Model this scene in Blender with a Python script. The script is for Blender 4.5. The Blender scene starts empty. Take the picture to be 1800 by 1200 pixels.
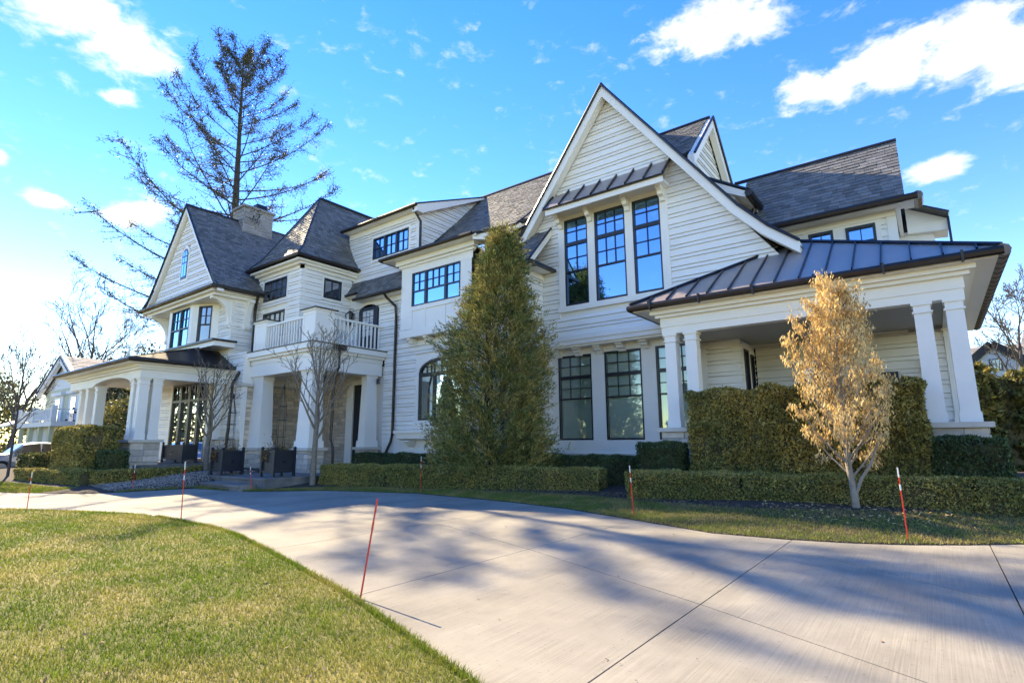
import bpy, math, random
import numpy as np
from mathutils import Matrix, Vector
R_ = math.radians
random.seed(7); rng = np.random.default_rng(7)
scene = bpy.context.scene
COL = scene.collection

# ------------------------------------------------------------------ camera
cam_d = bpy.data.cameras.new('camera'); cam = bpy.data.objects.new('camera', cam_d); COL.objects.link(cam)
cam_d.sensor_fit = 'HORIZONTAL'; cam_d.sensor_width = 36.0; cam_d.lens = 963.3 / 1800 * 36
cam_d.clip_start = 0.05; cam_d.clip_end = 5000
yaw, pitch, roll = 0.651148, 0.179208, 0.005661
fw = Vector((-math.sin(yaw) * math.cos(pitch), math.cos(yaw) * math.cos(pitch), math.sin(pitch)))
rt = Vector((math.cos(yaw), math.sin(yaw), 0)); dn = fw.cross(rt)
rt2 = math.cos(roll) * rt + math.sin(roll) * dn; dn2 = -math.sin(roll) * rt + math.cos(roll) * dn
m = Matrix.Identity(4)
for i in range(3):
    m[i][0] = rt2[i]; m[i][1] = -dn2[i]; m[i][2] = -fw[i]
m[0][3], m[1][3], m[2][3] = 0, 0, 1.4
cam.matrix_world = m
scene.camera = cam

# ------------------------------------------------------------------ light, sky, exposure
SUN_EL, SUN_AZ = R_(37.0), R_(13.2)           # light travels towards +X and a little towards -Y
to_sun = Vector((-math.cos(SUN_AZ) * math.cos(SUN_EL), math.sin(SUN_AZ) * math.cos(SUN_EL), math.sin(SUN_EL)))
sun_d = bpy.data.lights.new('sun', 'SUN'); sun_d.energy = 2.15; sun_d.angle = R_(0.53); sun_d.color = (1.0, 0.94, 0.84)
sun = bpy.data.objects.new('sun', sun_d); COL.objects.link(sun)
sun.rotation_euler = (-to_sun).to_track_quat('-Z', 'Y').to_euler(); sun.location = (-30, 20, 40)
scene.view_settings.view_transform = 'Standard'; scene.view_settings.look = 'None'
scene.view_settings.exposure = 2.56; scene.view_settings.gamma = 1.0
scene.view_settings.use_curve_mapping = False
scene.view_settings.use_white_balance = True; scene.view_settings.white_balance_temperature = 10000; scene.view_settings.white_balance_tint = 6
world = bpy.data.worlds.new('World'); scene.world = world; world.use_nodes = True
WN = world.node_tree; WN.nodes.clear()
def wn(t, **k):
    n = WN.nodes.new(t)
    for a, b in k.items(): setattr(n, a, b)
    return n
def wl(a, b): WN.links.new(a, b)
sky = wn('ShaderNodeTexSky', sky_type='NISHITA', sun_disc=False)
sky.sun_elevation = SUN_EL; sky.sun_rotation = math.atan2(to_sun.x, to_sun.y)
sky.altitude = 200; sky.air_density = 1.0; sky.dust_density = 0.0; sky.ozone_density = 3.0
hs = wn('ShaderNodeHueSaturation'); hs.inputs['Hue'].default_value = 0.522; hs.inputs['Saturation'].default_value = 1.38; hs.inputs['Value'].default_value = 0.78; wl(sky.outputs[0], hs.inputs['Color'])
tc = wn('ShaderNodeTexCoord')
def vmath(op, a, b=None):
    n = wn('ShaderNodeVectorMath', operation=op); wl(a, n.inputs[0])
    if b is not None:
        if isinstance(b, (tuple, list, Vector)): n.inputs[1].default_value = tuple(b)
        else: wl(b, n.inputs[1])
    return n
def wmath(op, a, b, c=None, clamp=False):
    n = wn('ShaderNodeMath', operation=op, use_clamp=clamp)
    for i, v in enumerate((a, b, c)):
        if v is None: continue
        if isinstance(v, (int, float)): n.inputs[i].default_value = v
        else: wl(v, n.inputs[i])
    return n.outputs[0]
dirn = vmath('NORMALIZE', tc.outputs['Generated']).outputs[0]
nz = wn('ShaderNodeTexNoise'); nz.inputs['Scale'].default_value = 22.0; nz.inputs['Detail'].default_value = 7.0; nz.inputs['Roughness'].default_value = 0.62
nz.inputs['Distortion'].default_value = 0.25
strz = vmath('MULTIPLY', dirn, (1.0, 1.0, 1.9)).outputs[0]
wl(strz, nz.inputs['Vector'])
# clouds: azimuth (deg from +Y towards +X), elevation (deg), half-width, half-height (radians)
CL = [(-79.5, 33.5, .12, .06), (-75.7, 32.3, .085, .06), (-75.4, 28.3, .036, .016), (-79.5, 19.0, .036, .017), (-74.3, 19.0, .038, .028), (-72.5, 19.7, .048, .030),
      (-15.3, 37.7, .13, .048), (-10.6, 37.3, .085, .042), (-4.8, 30.5, .085, .04), (.3, 30.9, .10, .058), (5.9, 30.2, .095, .066), (9.5, 28.6, .09, .066),
      (2.7, 21.7, .05, .025), (-83, 21.3, .02, .016), (18, 26, .08, .04), (30, 33, .12, .05), (55, 24, .12, .045), (85, 34, .13, .05),
      (120, 28, .14, .05), (150, 17, .12, .035), (-115, 30, .12, .05), (-97, 26, .06, .03), (-140, 22, .12, .04), (-160, 50, .16, .05), (70, 60, .2, .08)]
acc = None
for az, el, hw, hh in CL:
    a, e = R_(az), R_(el)
    c = Vector((math.sin(a) * math.cos(e), math.cos(a) * math.cos(e), math.sin(e)))
    rgt = Vector((math.cos(a), -math.sin(a), 0)); up = rgt.cross(c)
    dx = wmath('MULTIPLY', vmath('DOT_PRODUCT', dirn, rgt).outputs['Value'], 1 / hw)
    dy = wmath('MULTIPLY', vmath('DOT_PRODUCT', dirn, up).outputs['Value'], 1 / hh)
    fwd = wmath('GREATER_THAN', vmath('DOT_PRODUCT', dirn, c).outputs['Value'], 0.2)
    r2 = wmath('ADD', wmath('MULTIPLY', dx, dx), wmath('MULTIPLY', dy, dy))
    bl = wmath('MULTIPLY', wmath('SUBTRACT', 1.0, wmath('SQRT', r2, 0)), fwd)
    acc = bl if acc is None else wmath('MAXIMUM', acc, bl)
acc = wmath('MAXIMUM', wmath('MULTIPLY', acc, wmath('ADD', 1.0, wmath('MULTIPLY', wmath('LESS_THAN', acc, 0.0), 1.3))), -1.6)
dens = wmath('ADD', wmath('MULTIPLY', acc, 1.0), wmath('MULTIPLY', wmath('SUBTRACT', nz.outputs[0], 0.5), 1.7))
mr = wn('ShaderNodeMapRange', interpolation_type='SMOOTHSTEP'); wl(dens, mr.inputs[0]); mr.inputs[1].default_value = 0.08; mr.inputs[2].default_value = 0.85
nz2 = wn('ShaderNodeTexNoise'); nz2.inputs['Scale'].default_value = 30.0; nz2.inputs['Detail'].default_value = 8.0; nz2.inputs['Roughness'].default_value = 0.6; wl(strz, nz2.inputs['Vector'])
shd = wn('ShaderNodeMapRange'); wl(wmath('ADD', nz2.outputs[0], wmath('MULTIPLY', acc, 0.12)), shd.inputs[0]); shd.inputs[1].default_value = 0.35; shd.inputs[2].default_value = 0.72
ccol = wn('ShaderNodeMixRGB'); wl(shd.outputs[0], ccol.inputs[0]); ccol.inputs[1].default_value = (1.55, 1.8, 2.1, 1); ccol.inputs[2].default_value = (2.2, 2.45, 2.75, 1)
mixc = wn('ShaderNodeMixRGB'); wl(wmath('MULTIPLY', mr.outputs[0], 0.96), mixc.inputs[0]); wl(hs.outputs[0], mixc.inputs[1]); wl(ccol.outputs[0], mixc.inputs[2])
bg = wn('ShaderNodeBackground'); bg.inputs[1].default_value = 0.128; wl(mixc.outputs[0], bg.inputs[0])
wo = wn('ShaderNodeOutputWorld'); wl(bg.outputs[0], wo.inputs[0])
scene.cycles.max_bounces = 6; scene.cycles.diffuse_bounces = 3; scene.cycles.glossy_bounces = 3; scene.cycles.transparent_max_bounces = 8
scene.cycles.use_adaptive_sampling = True; scene.cycles.adaptive_threshold = 0.02; scene.cycles.use_denoising = True; scene.cycles.caustics_reflective = False; scene.cycles.caustics_refractive = False

# ------------------------------------------------------------------ materials
def material(name, col, rough=0.6, var=0.12, scale=3.0, bump=0.0, bscale=60.0, metal=0.0, island=0.0, objrand=0.0, col2=None, c2scale=0.6, spec=0.5,
             stretch=None, trans=0.0, tcol=None, c2lo=0.42, c2hi=0.62):
    M = bpy.data.materials.new(name); M.use_nodes = True; N = M.node_tree; L = N.links
    b = N.nodes['Principled BSDF']; b.inputs['Roughness'].default_value = rough; b.inputs['Metallic'].default_value = metal
    b.inputs['Specular IOR Level'].default_value = spec
    co = N.nodes.new('ShaderNodeTexCoord').outputs['Object']
    if stretch:
        mp = N.nodes.new('ShaderNodeMapping'); mp.inputs['Scale'].default_value = stretch; L.new(co, mp.inputs[0]); co = mp.outputs[0]
    n1 = N.nodes.new('ShaderNodeTexNoise'); n1.inputs['Scale'].default_value = scale; n1.inputs['Detail'].default_value = 6; L.new(co, n1.inputs['Vector'])
    base = None
    if col2:
        n2 = N.nodes.new('ShaderNodeTexNoise'); n2.inputs['Scale'].default_value = c2scale; n2.inputs['Detail'].default_value = 5; L.new(co, n2.inputs['Vector'])
        rp = N.nodes.new('ShaderNodeMapRange'); rp.inputs[1].default_value = c2lo; rp.inputs[2].default_value = c2hi; L.new(n2.outputs[0], rp.inputs[0])
        mx = N.nodes.new('ShaderNodeMixRGB'); mx.inputs[1].default_value = (*col, 1); mx.inputs[2].default_value = (*col2, 1); L.new(rp.outputs[0], mx.inputs[0]); base = mx.outputs[0]
    # brightness factor
    f = N.nodes.new('ShaderNodeMapRange'); f.inputs[1].default_value = 0.25; f.inputs[2].default_value = 0.75
    f.inputs[3].default_value = 1 - var; f.inputs[4].default_value = 1 + var; L.new(n1.outputs[0], f.inputs[0]); fac = f.outputs[0]
    def mulr(src, amt, fac):
        r = N.nodes.new('ShaderNodeMapRange'); r.inputs[3].default_value = 1 - amt; r.inputs[4].default_value = 1 + amt; L.new(src, r.inputs[0])
        q = N.nodes.new('ShaderNodeMath'); q.operation = 'MULTIPLY'; L.new(fac, q.inputs[0]); L.new(r.outputs[0], q.inputs[1]); return q.outputs[0]
    if island: fac = mulr(N.nodes.new('ShaderNodeNewGeometry').outputs['Random Per Island'], island, fac)
    if objrand: fac = mulr(N.nodes.new('ShaderNodeObjectInfo').outputs['Random'], objrand, fac)
    vm = N.nodes.new('ShaderNodeVectorMath'); vm.operation = 'SCALE'
    if base is not None: L.new(base, vm.inputs[0])
    else: vm.inputs[0].default_value = col
    L.new(fac, vm.inputs['Scale']); L.new(vm.outputs[0], b.inputs['Base Color'])
    if bump:
        n3 = N.nodes.new('ShaderNodeTexNoise'); n3.inputs['Scale'].default_value = bscale; n3.inputs['Detail'].default_value = 4; L.new(co, n3.inputs['Vector'])
        bp = N.nodes.new('ShaderNodeBump'); bp.inputs['Strength'].default_value = bump; bp.inputs['Distance'].default_value = 0.02
        L.new(n3.outputs[0], bp.inputs['Height']); L.new(bp.outputs[0], b.inputs['Normal'])
    if trans:
        t = N.nodes.new('ShaderNodeBsdfTranslucent'); L.new(vm.outputs[0], t.inputs[0])
        ms = N.nodes.new('ShaderNodeMixShader'); ms.inputs[0].default_value = trans
        L.new(b.outputs[0], ms.inputs[1]); L.new(t.outputs[0], ms.inputs[2]); L.new(ms.outputs[0], N.nodes['Material Output'].inputs[0])
    return M
def glass(name, tint, refl, clear=0.0, rough=0.015):
    M = bpy.data.materials.new(name); M.use_nodes = True; N = M.node_tree; L = N.links
    N.nodes.remove(N.nodes['Principled BSDF'])
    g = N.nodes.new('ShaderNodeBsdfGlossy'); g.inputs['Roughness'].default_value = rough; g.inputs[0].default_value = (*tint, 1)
    nz = N.nodes.new('ShaderNodeTexNoise'); nz.inputs['Scale'].default_value = 0.9; co = N.nodes.new('ShaderNodeTexCoord'); L.new(co.outputs['Object'], nz.inputs['Vector'])
    bp = N.nodes.new('ShaderNodeBump'); bp.inputs['Strength'].default_value = 0.05; L.new(nz.outputs[0], bp.inputs['Height']); L.new(bp.outputs[0], g.inputs['Normal'])
    if clear: d = N.nodes.new('ShaderNodeBsdfTransparent'); d.inputs[0].default_value = (.90, .97, .95, 1)
    else: d = N.nodes.new('ShaderNodeBsdfDiffuse'); d.inputs[0].default_value = (0.008, 0.011, 0.014, 1)
    lw = N.nodes.new('ShaderNodeFresnel'); lw.inputs[0].default_value = 1.5
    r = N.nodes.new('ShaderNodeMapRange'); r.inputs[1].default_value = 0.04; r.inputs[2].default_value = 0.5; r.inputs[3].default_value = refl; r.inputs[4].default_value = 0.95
    L.new(lw.outputs[0], r.inputs[0])
    ms = N.nodes.new('ShaderNodeMixShader'); L.new(r.outputs[0], ms.inputs[0]); L.new(d.outputs[0], ms.inputs[1]); L.new(g.outputs[0], ms.inputs[2])
    L.new(ms.outputs[0], N.nodes['Material Output'].inputs[0]); return M
MW = material('white_siding_paint', (.88, .845, .775), .45, .05, 1.3, objrand=.035, bump=.04, bscale=30)
MT = material('white_trim_paint', (.89, .855, .785), .42, .035, 1.0)
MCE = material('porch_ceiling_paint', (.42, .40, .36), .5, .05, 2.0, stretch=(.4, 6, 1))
MSL = material('slate_shingle', (.150, .150, .146), .68, .22, 6.0, bump=.25, bscale=25, island=.32)
MSLO = material('slate_shingle_piece', (.150, .150, .146), .68, .22, 6.0, bump=.25, bscale=25, objrand=.32)
MSU = material('roof_underlay', (.03, .032, .036), .8, .1)
MLEAD = material('ridge_metal', (.035, .042, .06), .4, .1, metal=.6)
MBR = material('bronze_gutter', (.055, .045, .038), .38, .15, 4, metal=.65)
MCU = material('seamed_bronze_gutter', (.20, .13, .095), .35, .2, 5, metal=.75)
MSEAM = material('standing_seam_metal', (.40, .33, .30), .38, .06, 1.5, metal=.4)
MDS = material('dark_seam_metal', (.03, .032, .04), .35, .1, metal=.6)
MBK = material('black_window_frame', (.014, .017, .024), .38, .1)
MNV = material('navy_door_paint', (.012, .022, .045), .3, .1)
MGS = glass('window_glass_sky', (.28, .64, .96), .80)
MGD = glass('window_glass_dark', (.8, .85, .9), .22)
MGC = glass('window_glass_clear', (.8, .92, .92), .11, clear=1)
MBL = material('roller_blind', (.74, .80, .77), .8, .05, 2)
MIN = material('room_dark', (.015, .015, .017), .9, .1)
MST = material('limestone_block', (.64, .54, .44), .8, .16, 7, bump=.6, bscale=14, objrand=.22)
MSTJ = material('limestone_wall_stone', (.62, .49, .365), .8, .16, 7, bump=.6, bscale=14, island=.25)
MMO = material('mortar', (.42, .39, .35), .9, .1, 9)
MCAP = material('limestone_cap', (.62, .57, .49), .7, .08, 5, bump=.15)
MCH = material('chimney_stone', (.27, .255, .255), .8, .14, 6, bump=.4, bscale=18, objrand=.15)
MPL = material('zinc_planter', (.028, .034, .045), .45, .15, 4, metal=.2)
MBS = material('bluestone', (.12, .125, .125), .75, .22, 3, bump=.25, bscale=22, col2=(.20, .195, .18), c2scale=1.2)
MSOIL = material('mulch', (.045, .032, .024), .95, .4, 14, bump=.9, bscale=35)
MGR = material('gravel', (.36, .34, .32), .9, .35, 30, island=.45)
MBARKG = material('grey_bark', (.22, .18, .135), .85, .25, 9, bump=.5, bscale=40)
MBARKB = material('dark_bark', (.06, .05, .038), .9, .25, 8, bump=.5, bscale=30)
MBARKP = material('pale_bark', (.30, .245, .185), .8, .2, 9, bump=.4, bscale=40)
MTWIG = material('far_twig', (.095, .08, .07), .9, .15)
MRED = material('stake_red', (.72, .035, .02), .4, .08)
MWH = material('stake_white', (.75, .74, .72), .5, .05)
MASPH = material('side_drive_asphalt', (.30, .30, .30), .85, .12, 3)
MYEL = material('neighbour_siding', (.52, .52, .38), .6, .08)
MNW = material('neighbour_white', (.72, .73, .76), .6, .04)
MNR = material('neighbour_shingle', (.30, .27, .24), .8, .25, 8, island=.3)
MNB = material('pale_blue_gable', (.52, .60, .66), .6, .06)
MCARB = material('silver_car_paint', (.36, .42, .50), .22, .03, metal=.75)
MTYRE = material('tyre_rubber', (.012, .012, .012), .8, .1)
MCHR = material('wheel_alloy', (.5, .5, .52), .3, .05, metal=.9)
def leafmat(n, c, c2, isl=.7, tr=.25, sc=.8, rough=.55):
    return material(n, c, rough, .18, 3.0, island=isl, col2=c2, c2scale=sc, trans=tr, spec=.3)
LBOX = leafmat('boxwood_leaf', (.25, .245, .07), (.39, .32, .095))
LARB = leafmat('arborvitae_leaf', (.25, .23, .066), (.43, .33, .095), sc=1.1)
LDRK = leafmat('dark_yew_leaf', (.06, .10, .038), (.09, .13, .048))
LYEW = leafmat('columnar_yew_leaf', (.20, .225, .072), (.42, .33, .105), sc=1.8, isl=.6)
LTAN = leafmat('dry_beech_leaf', (.70, .48, .20), (.80, .60, .30), isl=.4, tr=.35, sc=2.0)
LSPR = leafmat('spruce_needles', (.060, .068, .034), (.105, .095, .045), sc=.5, tr=.1)
LFAR = leafmat('far_evergreen_leaf', (.12, .13, .04), (.34, .28, .08), sc=.35)
LDRY = leafmat('dried_flower', (.14, .075, .05), (.22, .16, .05), sc=6)
LGRS = leafmat('grass_blade', (.145, .215, .022), (.31, .29, .07), isl=.35, tr=.35, sc=.9)
LGRD = leafmat('grass_blade_shade', (.20, .24, .045), (.36, .30, .10), isl=.35, tr=.3, sc=1.6)
MLAWN = material('lawn_soil', (.13, .13, .035), .95, .35, 18, col2=(.25, .21, .08), c2scale=.9, bump=.6, bscale=60)
MGROUND = material('yard_grass_far', (.10, .105, .030), .95, .3, 6, col2=(.16, .14, .05), c2scale=.3)
def concrete():
    M = material('broomed_concrete', (.285, .26, .212), .85, .07, 2.2, col2=(.24, .22, .185), c2scale=.55, objrand=.05)
    N = M.node_tree; L = N.links; b = N.nodes['Principled BSDF']
    co = N.nodes.new('ShaderNodeTexCoord').outputs['Object']
    def nzz(stretch, sc, det):
        mp = N.nodes.new('ShaderNodeMapping'); mp.inputs['Scale'].default_value = stretch; L.new(co, mp.inputs[0])
        n = N.nodes.new('ShaderNodeTexNoise'); n.inputs['Scale'].default_value = sc; n.inputs['Detail'].default_value = det; L.new(mp.outputs[0], n.inputs['Vector']); return n.outputs[0]
    br = nzz((95, 1.3, 1), 1.0, 3); pit = nzz((1, 1, 1), 34, 2); bl = nzz((1, 1, 1), 5.0, 5)
    src = b.inputs['Base Color'].links[0].from_socket
    def rng_(s, a, c, d, e):
        r = N.nodes.new('ShaderNodeMapRange'); r.inputs[1].default_value = a; r.inputs[2].default_value = c; r.inputs[3].default_value = d; r.inputs[4].default_value = e; L.new(s, r.inputs[0]); return r.outputs[0]
    st = nzz((1, .45, 1), 1.1, 6); f4 = rng_(st, .36, .56, .80, 1.04)
    f1 = rng_(br, .3, .7, .86, 1.10); f2 = rng_(pit, .27, .36, .66, 1.0); f3 = rng_(bl, .3, .7, .93, 1.06)
    q = N.nodes.new('ShaderNodeMath'); q.operation = 'MULTIPLY'; L.new(f1, q.inputs[0]); L.new(f2, q.inputs[1])
    q2 = N.nodes.new('ShaderNodeMath'); q2.operation = 'MULTIPLY'; L.new(q.outputs[0], q2.inputs[0]); L.new(f3, q2.inputs[1])
    q3 = N.nodes.new('ShaderNodeMath'); q3.operation = 'MULTIPLY'; L.new(q2.outputs[0], q3.inputs[0]); L.new(f4, q3.inputs[1]); q2 = q3
    vm = N.nodes.new('ShaderNodeVectorMath'); vm.operation = 'SCALE'; L.new(src, vm.inputs[0]); L.new(q2.outputs[0], vm.inputs['Scale']); L.new(vm.outputs[0], b.inputs['Base Color'])
    bp = N.nodes.new('ShaderNodeBump'); bp.inputs['Strength'].default_value = .35; bp.inputs['Distance'].default_value = .006
    L.new(br, bp.inputs['Height']); L.new(bp.outputs[0], b.inputs['Normal'])
    return M
MCON = concrete()

# ------------------------------------------------------------------ helpers
def V3(p): return Vector((float(p[0]), float(p[1]), float(p[2])))
ORG = {}
def tag(o, label=None, cat=None, group=None, kind=None):
    if label: o['label'] = label
    if cat: o['category'] = cat
    if group: o['group'] = group
    if kind: o['kind'] = kind
    return o
def adopt(o, parent):
    COL.objects.link(o)
    if parent is not None:
        o.parent = parent
        o.matrix_parent_inverse = Matrix.Translation(-ORG.get(parent.name, Vector((0, 0, 0))))
    return o
def empty(name, loc, label=None, cat=None, group=None):
    o = bpy.data.objects.new(name, None); o.location = loc; o.empty_display_size = .3; COL.objects.link(o)
    ORG[o.name] = V3(loc); return tag(o, label, cat, group)
def mesh_obj(name, verts, faces, mat, parent=None, smooth=False):
    me = bpy.data.meshes.new(name); me.from_pydata([tuple(v) for v in verts], [], faces); me.materials.append(mat)
    if smooth: me.polygons.foreach_set('use_smooth', [True] * len(me.polygons))
    me.update(); return adopt(bpy.data.objects.new(name, me), parent)
def np_mesh(name, verts, nper, mat, parent=None):
    """verts (n*nper,3): n faces of nper separate vertices"""
    n = len(verts) // nper; me = bpy.data.meshes.new(name)
    me.vertices.add(n * nper); me.vertices.foreach_set('co', np.ascontiguousarray(verts, dtype=np.float32).ravel())
    me.loops.add(n * nper); me.loops.foreach_set('vertex_index', np.arange(n * nper, dtype=np.int32))
    me.polygons.add(n); me.polygons.foreach_set('loop_start', np.arange(0, n * nper, nper, dtype=np.int32))
    me.materials.append(mat); me.update(calc_edges=True); me.validate()
    return adopt(bpy.data.objects.new(name, me), parent)
class Frame:
    def __init__(s, o, U, N): s.o = V3(o); s.U = V3(U).normalized(); s.N = V3(N).normalized()
    def P(s, u, z, d=0.0): return s.o + s.U * u + s.N * d + Vector((0, 0, z))
def Front(c): return Frame((0, c, 0), (1, 0, 0), (0, -1, 0))
def Right(c): return Frame((c, 0, 0), (0, 1, 0), (1, 0, 0))
BF = [(0, 1, 2, 3), (4, 7, 6, 5), (0, 4, 5, 1), (1, 5, 6, 2), (2, 6, 7, 3), (3, 7, 4, 0)]
class MB:
    def __init__(s): s.v = []; s.f = []
    def hexa(s, p):
        b = len(s.v); s.v += [V3(q) for q in p]; s.f += [tuple(b + i for i in f) for f in BF]; return s
    def box(s, x0, x1, y0, y1, z0, z1):
        return s.hexa([(x0, y0, z0), (x1, y0, z0), (x1, y1, z0), (x0, y1, z0), (x0, y0, z1), (x1, y0, z1), (x1, y1, z1), (x0, y1, z1)])
    def fbox(s, F, u0, u1, z0, z1, d0, d1):
        return s.hexa([F.P(u0, z0, d1), F.P(u1, z0, d1), F.P(u1, z0, d0), F.P(u0, z0, d0), F.P(u0, z1, d1), F.P(u1, z1, d1), F.P(u1, z1, d0), F.P(u0, z1, d0)])
    def frustum(s, cx, cy, z0, z1, a0, b0, a1, b1):
        return s.hexa([(cx - a0, cy - b0, z0), (cx + a0, cy - b0, z0), (cx + a0, cy + b0, z0), (cx - a0, cy + b0, z0),
                       (cx - a1, cy - b1, z1), (cx + a1, cy - b1, z1), (cx + a1, cy + b1, z1), (cx - a1, cy + b1, z1)])
    def prism(s, poly, off):
        b = len(s.v); n = len(poly); s.v += [V3(p) for p in poly] + [V3(p) + V3(off) for p in poly]
        s.f += [tuple(b + i for i in range(n))[::-1], tuple(b + n + i for i in range(n))] + [(b + i, b + (i + 1) % n, b + n + (i + 1) % n, b + n + i) for i in range(n)]
        return s
    def tube(s, pts, r, n=8, caps=True):
        pts = [V3(p) for p in pts]; rs = r if isinstance(r, (list, tuple)) else [r] * len(pts); base = len(s.v)
        for i, p in enumerate(pts):
            d = (pts[min(i + 1, len(pts) - 1)] - pts[max(i - 1, 0)]).normalized()
            a = d.cross(Vector((0, 0, 1)));
            if a.length < .05: a = Vector((1, 0, 0))
            a.normalize(); c = a.cross(d)
            s.v += [p + (a * math.cos(2 * math.pi * k / n) + c * math.sin(2 * math.pi * k / n)) * rs[i] for k in range(n)]
        for i in range(len(pts) - 1):
            o = base + i * n
            s.f += [(o + k, o + (k + 1) % n, o + n + (k + 1) % n, o + n + k) for k in range(n)]
        if caps: s.f += [tuple(base + k for k in range(n)), tuple(base + (len(pts) - 1) * n + k for k in range(n))[::-1]]
        return s
    def beam(s, a, b, w, h, up=(0, 0, 1)):
        a, b = V3(a), V3(b); d = (b - a).normalized(); sd = d.cross(V3(up)).normalized(); u = sd.cross(d)
        return s.hexa([a - sd * w / 2 - u * h / 2, a + sd * w / 2 - u * h / 2, a + sd * w / 2 + u * h / 2, a - sd * w / 2 + u * h / 2,
                       b - sd * w / 2 - u * h / 2, b + sd * w / 2 - u * h / 2, b + sd * w / 2 + u * h / 2, b - sd * w / 2 + u * h / 2])
    def build(s, name, mat, parent=None, smooth=False): return mesh_obj(name, s.v, s.f, mat, parent, smooth)

def hspan(poly, z):
    xs = []
    for i in range(len(poly)):
        (a, za), (b, zb) = poly[i], poly[(i + 1) % len(poly)]
        if (za - z) * (zb - z) <= 0 and za != zb: xs.append(a + (b - a) * (z - za) / (zb - za))
    return (min(xs), max(xs)) if len(xs) >= 2 else None
WIDE, NARR = .215, .115
def siding(F, poly, house, openings=(), single=True, depth=.055, z_uniform=None, name='wall'):
    """wall backing (part) and one lapped board per row and gap (sub-part)"""
    w = MB().prism([F.P(u, z, -min(depth, .06)) for u, z in poly], F.N * -.17).build(name, MW, house)
    z = min(p[1] for p in poly); zt = max(p[1] for p in poly); k = 0; pile = MB()
    while z < zt - .03:
        h = (.16 if z_uniform and z < z_uniform else (WIDE, NARR)[k % 2]); k += 1
        z1 = min(z + h, zt - .004); e = .002
        s0, s1 = hspan(poly, z + e), hspan(poly, z1 - e)
        if s0 and s1:
            segs = [[s0[0], s0[1], s1[0], s1[1]]]
            for (a, b, za, zb) in openings:
                if zb <= z + .02 or za >= z1 - .02: continue
                new = []
                for q in segs:
                    if b <= min(q[0], q[2]) or a >= max(q[1], q[3]): new.append(q); continue
                    if a > max(q[0], q[2]): new.append([q[0], a, q[2], a])
                    if b < min(q[1], q[3]): new.append([b, q[1], b, q[3]])
                segs = new
            for a0, b0, a1, b1 in segs:
                if b0 - a0 < .03: continue
                pts = [F.P(a0, z, .027), F.P(b0, z, .027), F.P(b0, z, -depth), F.P(a0, z, -depth),
                       F.P(a1, z1 - .010, -.004), F.P(b1, z1 - .010, -.004), F.P(b1, z1 - .010, -depth), F.P(a1, z1 - .010, -depth)]
                if single: MB().hexa(pts).build('clapboard', MW, w)
                else: pile.hexa(pts)
        z = z1
    if not single and pile.v: tag(pile.build('clapboards', MW, w), kind='stuff')
    return w
def slates(pts, parent, single=False, expo=.155, wid=.22, jit=.05, name='roof', under=.1, mat=None):
    """pts: planar polygon, first edge is the eave"""
    p = [V3(q) for q in pts]; U = (p[1] - p[0]).normalized(); N = U.cross(p[2] - p[1])
    if N.length < 1e-6: N = U.cross(p[-1] - p[0])
    N.normalize()
    if N.z < 0: N = -N
    V = N.cross(U)
    if V.z < 0: V = -V
    poly = [((q - p[0]).dot(U), (q - p[0]).dot(V)) for q in p]
    base = MB().prism(p, N * -under).build(name, MSU, parent)
    vt = max(q[1] for q in poly); v = min(q[1] for q in poly); pile = MB(); row = 0
    while v < vt - .02:
        v1 = min(v + expo, vt); s = hspan(poly, v + .003); sm = hspan(poly, min(v1, vt - .004)); row += 1
        if s and sm:
            lo, hi = s; x = lo - random.random() * wid
            while x < hi:
                w = wid * (1 + random.uniform(-.25, .25)); a, b = max(x, lo), min(x + w - .008, hi); x += w
                am, bm = max(a, sm[0]), min(b, sm[1])
                if b - a < .03 or bm - am < .004: continue
                t = random.uniform(.016, .032); vj = v - random.uniform(0, .018)
                def Q(u, vv, d): return p[0] + U * u + V * vv + N * d
                h = [Q(a, vj, 0), Q(b, vj, 0), Q(bm, v1, -.01), Q(am, v1, -.01), Q(a, vj, t), Q(b, vj, t), Q(bm, v1 + .01, .006), Q(am, v1 + .01, .006)]
                if single: MB().hexa(h).build('slate', MSLO, base)
                else: pile.hexa(h)
        v = v1
    if not single and pile.v: tag(pile.build('slates', mat or MSL, base), kind='stuff')
    return base
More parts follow.
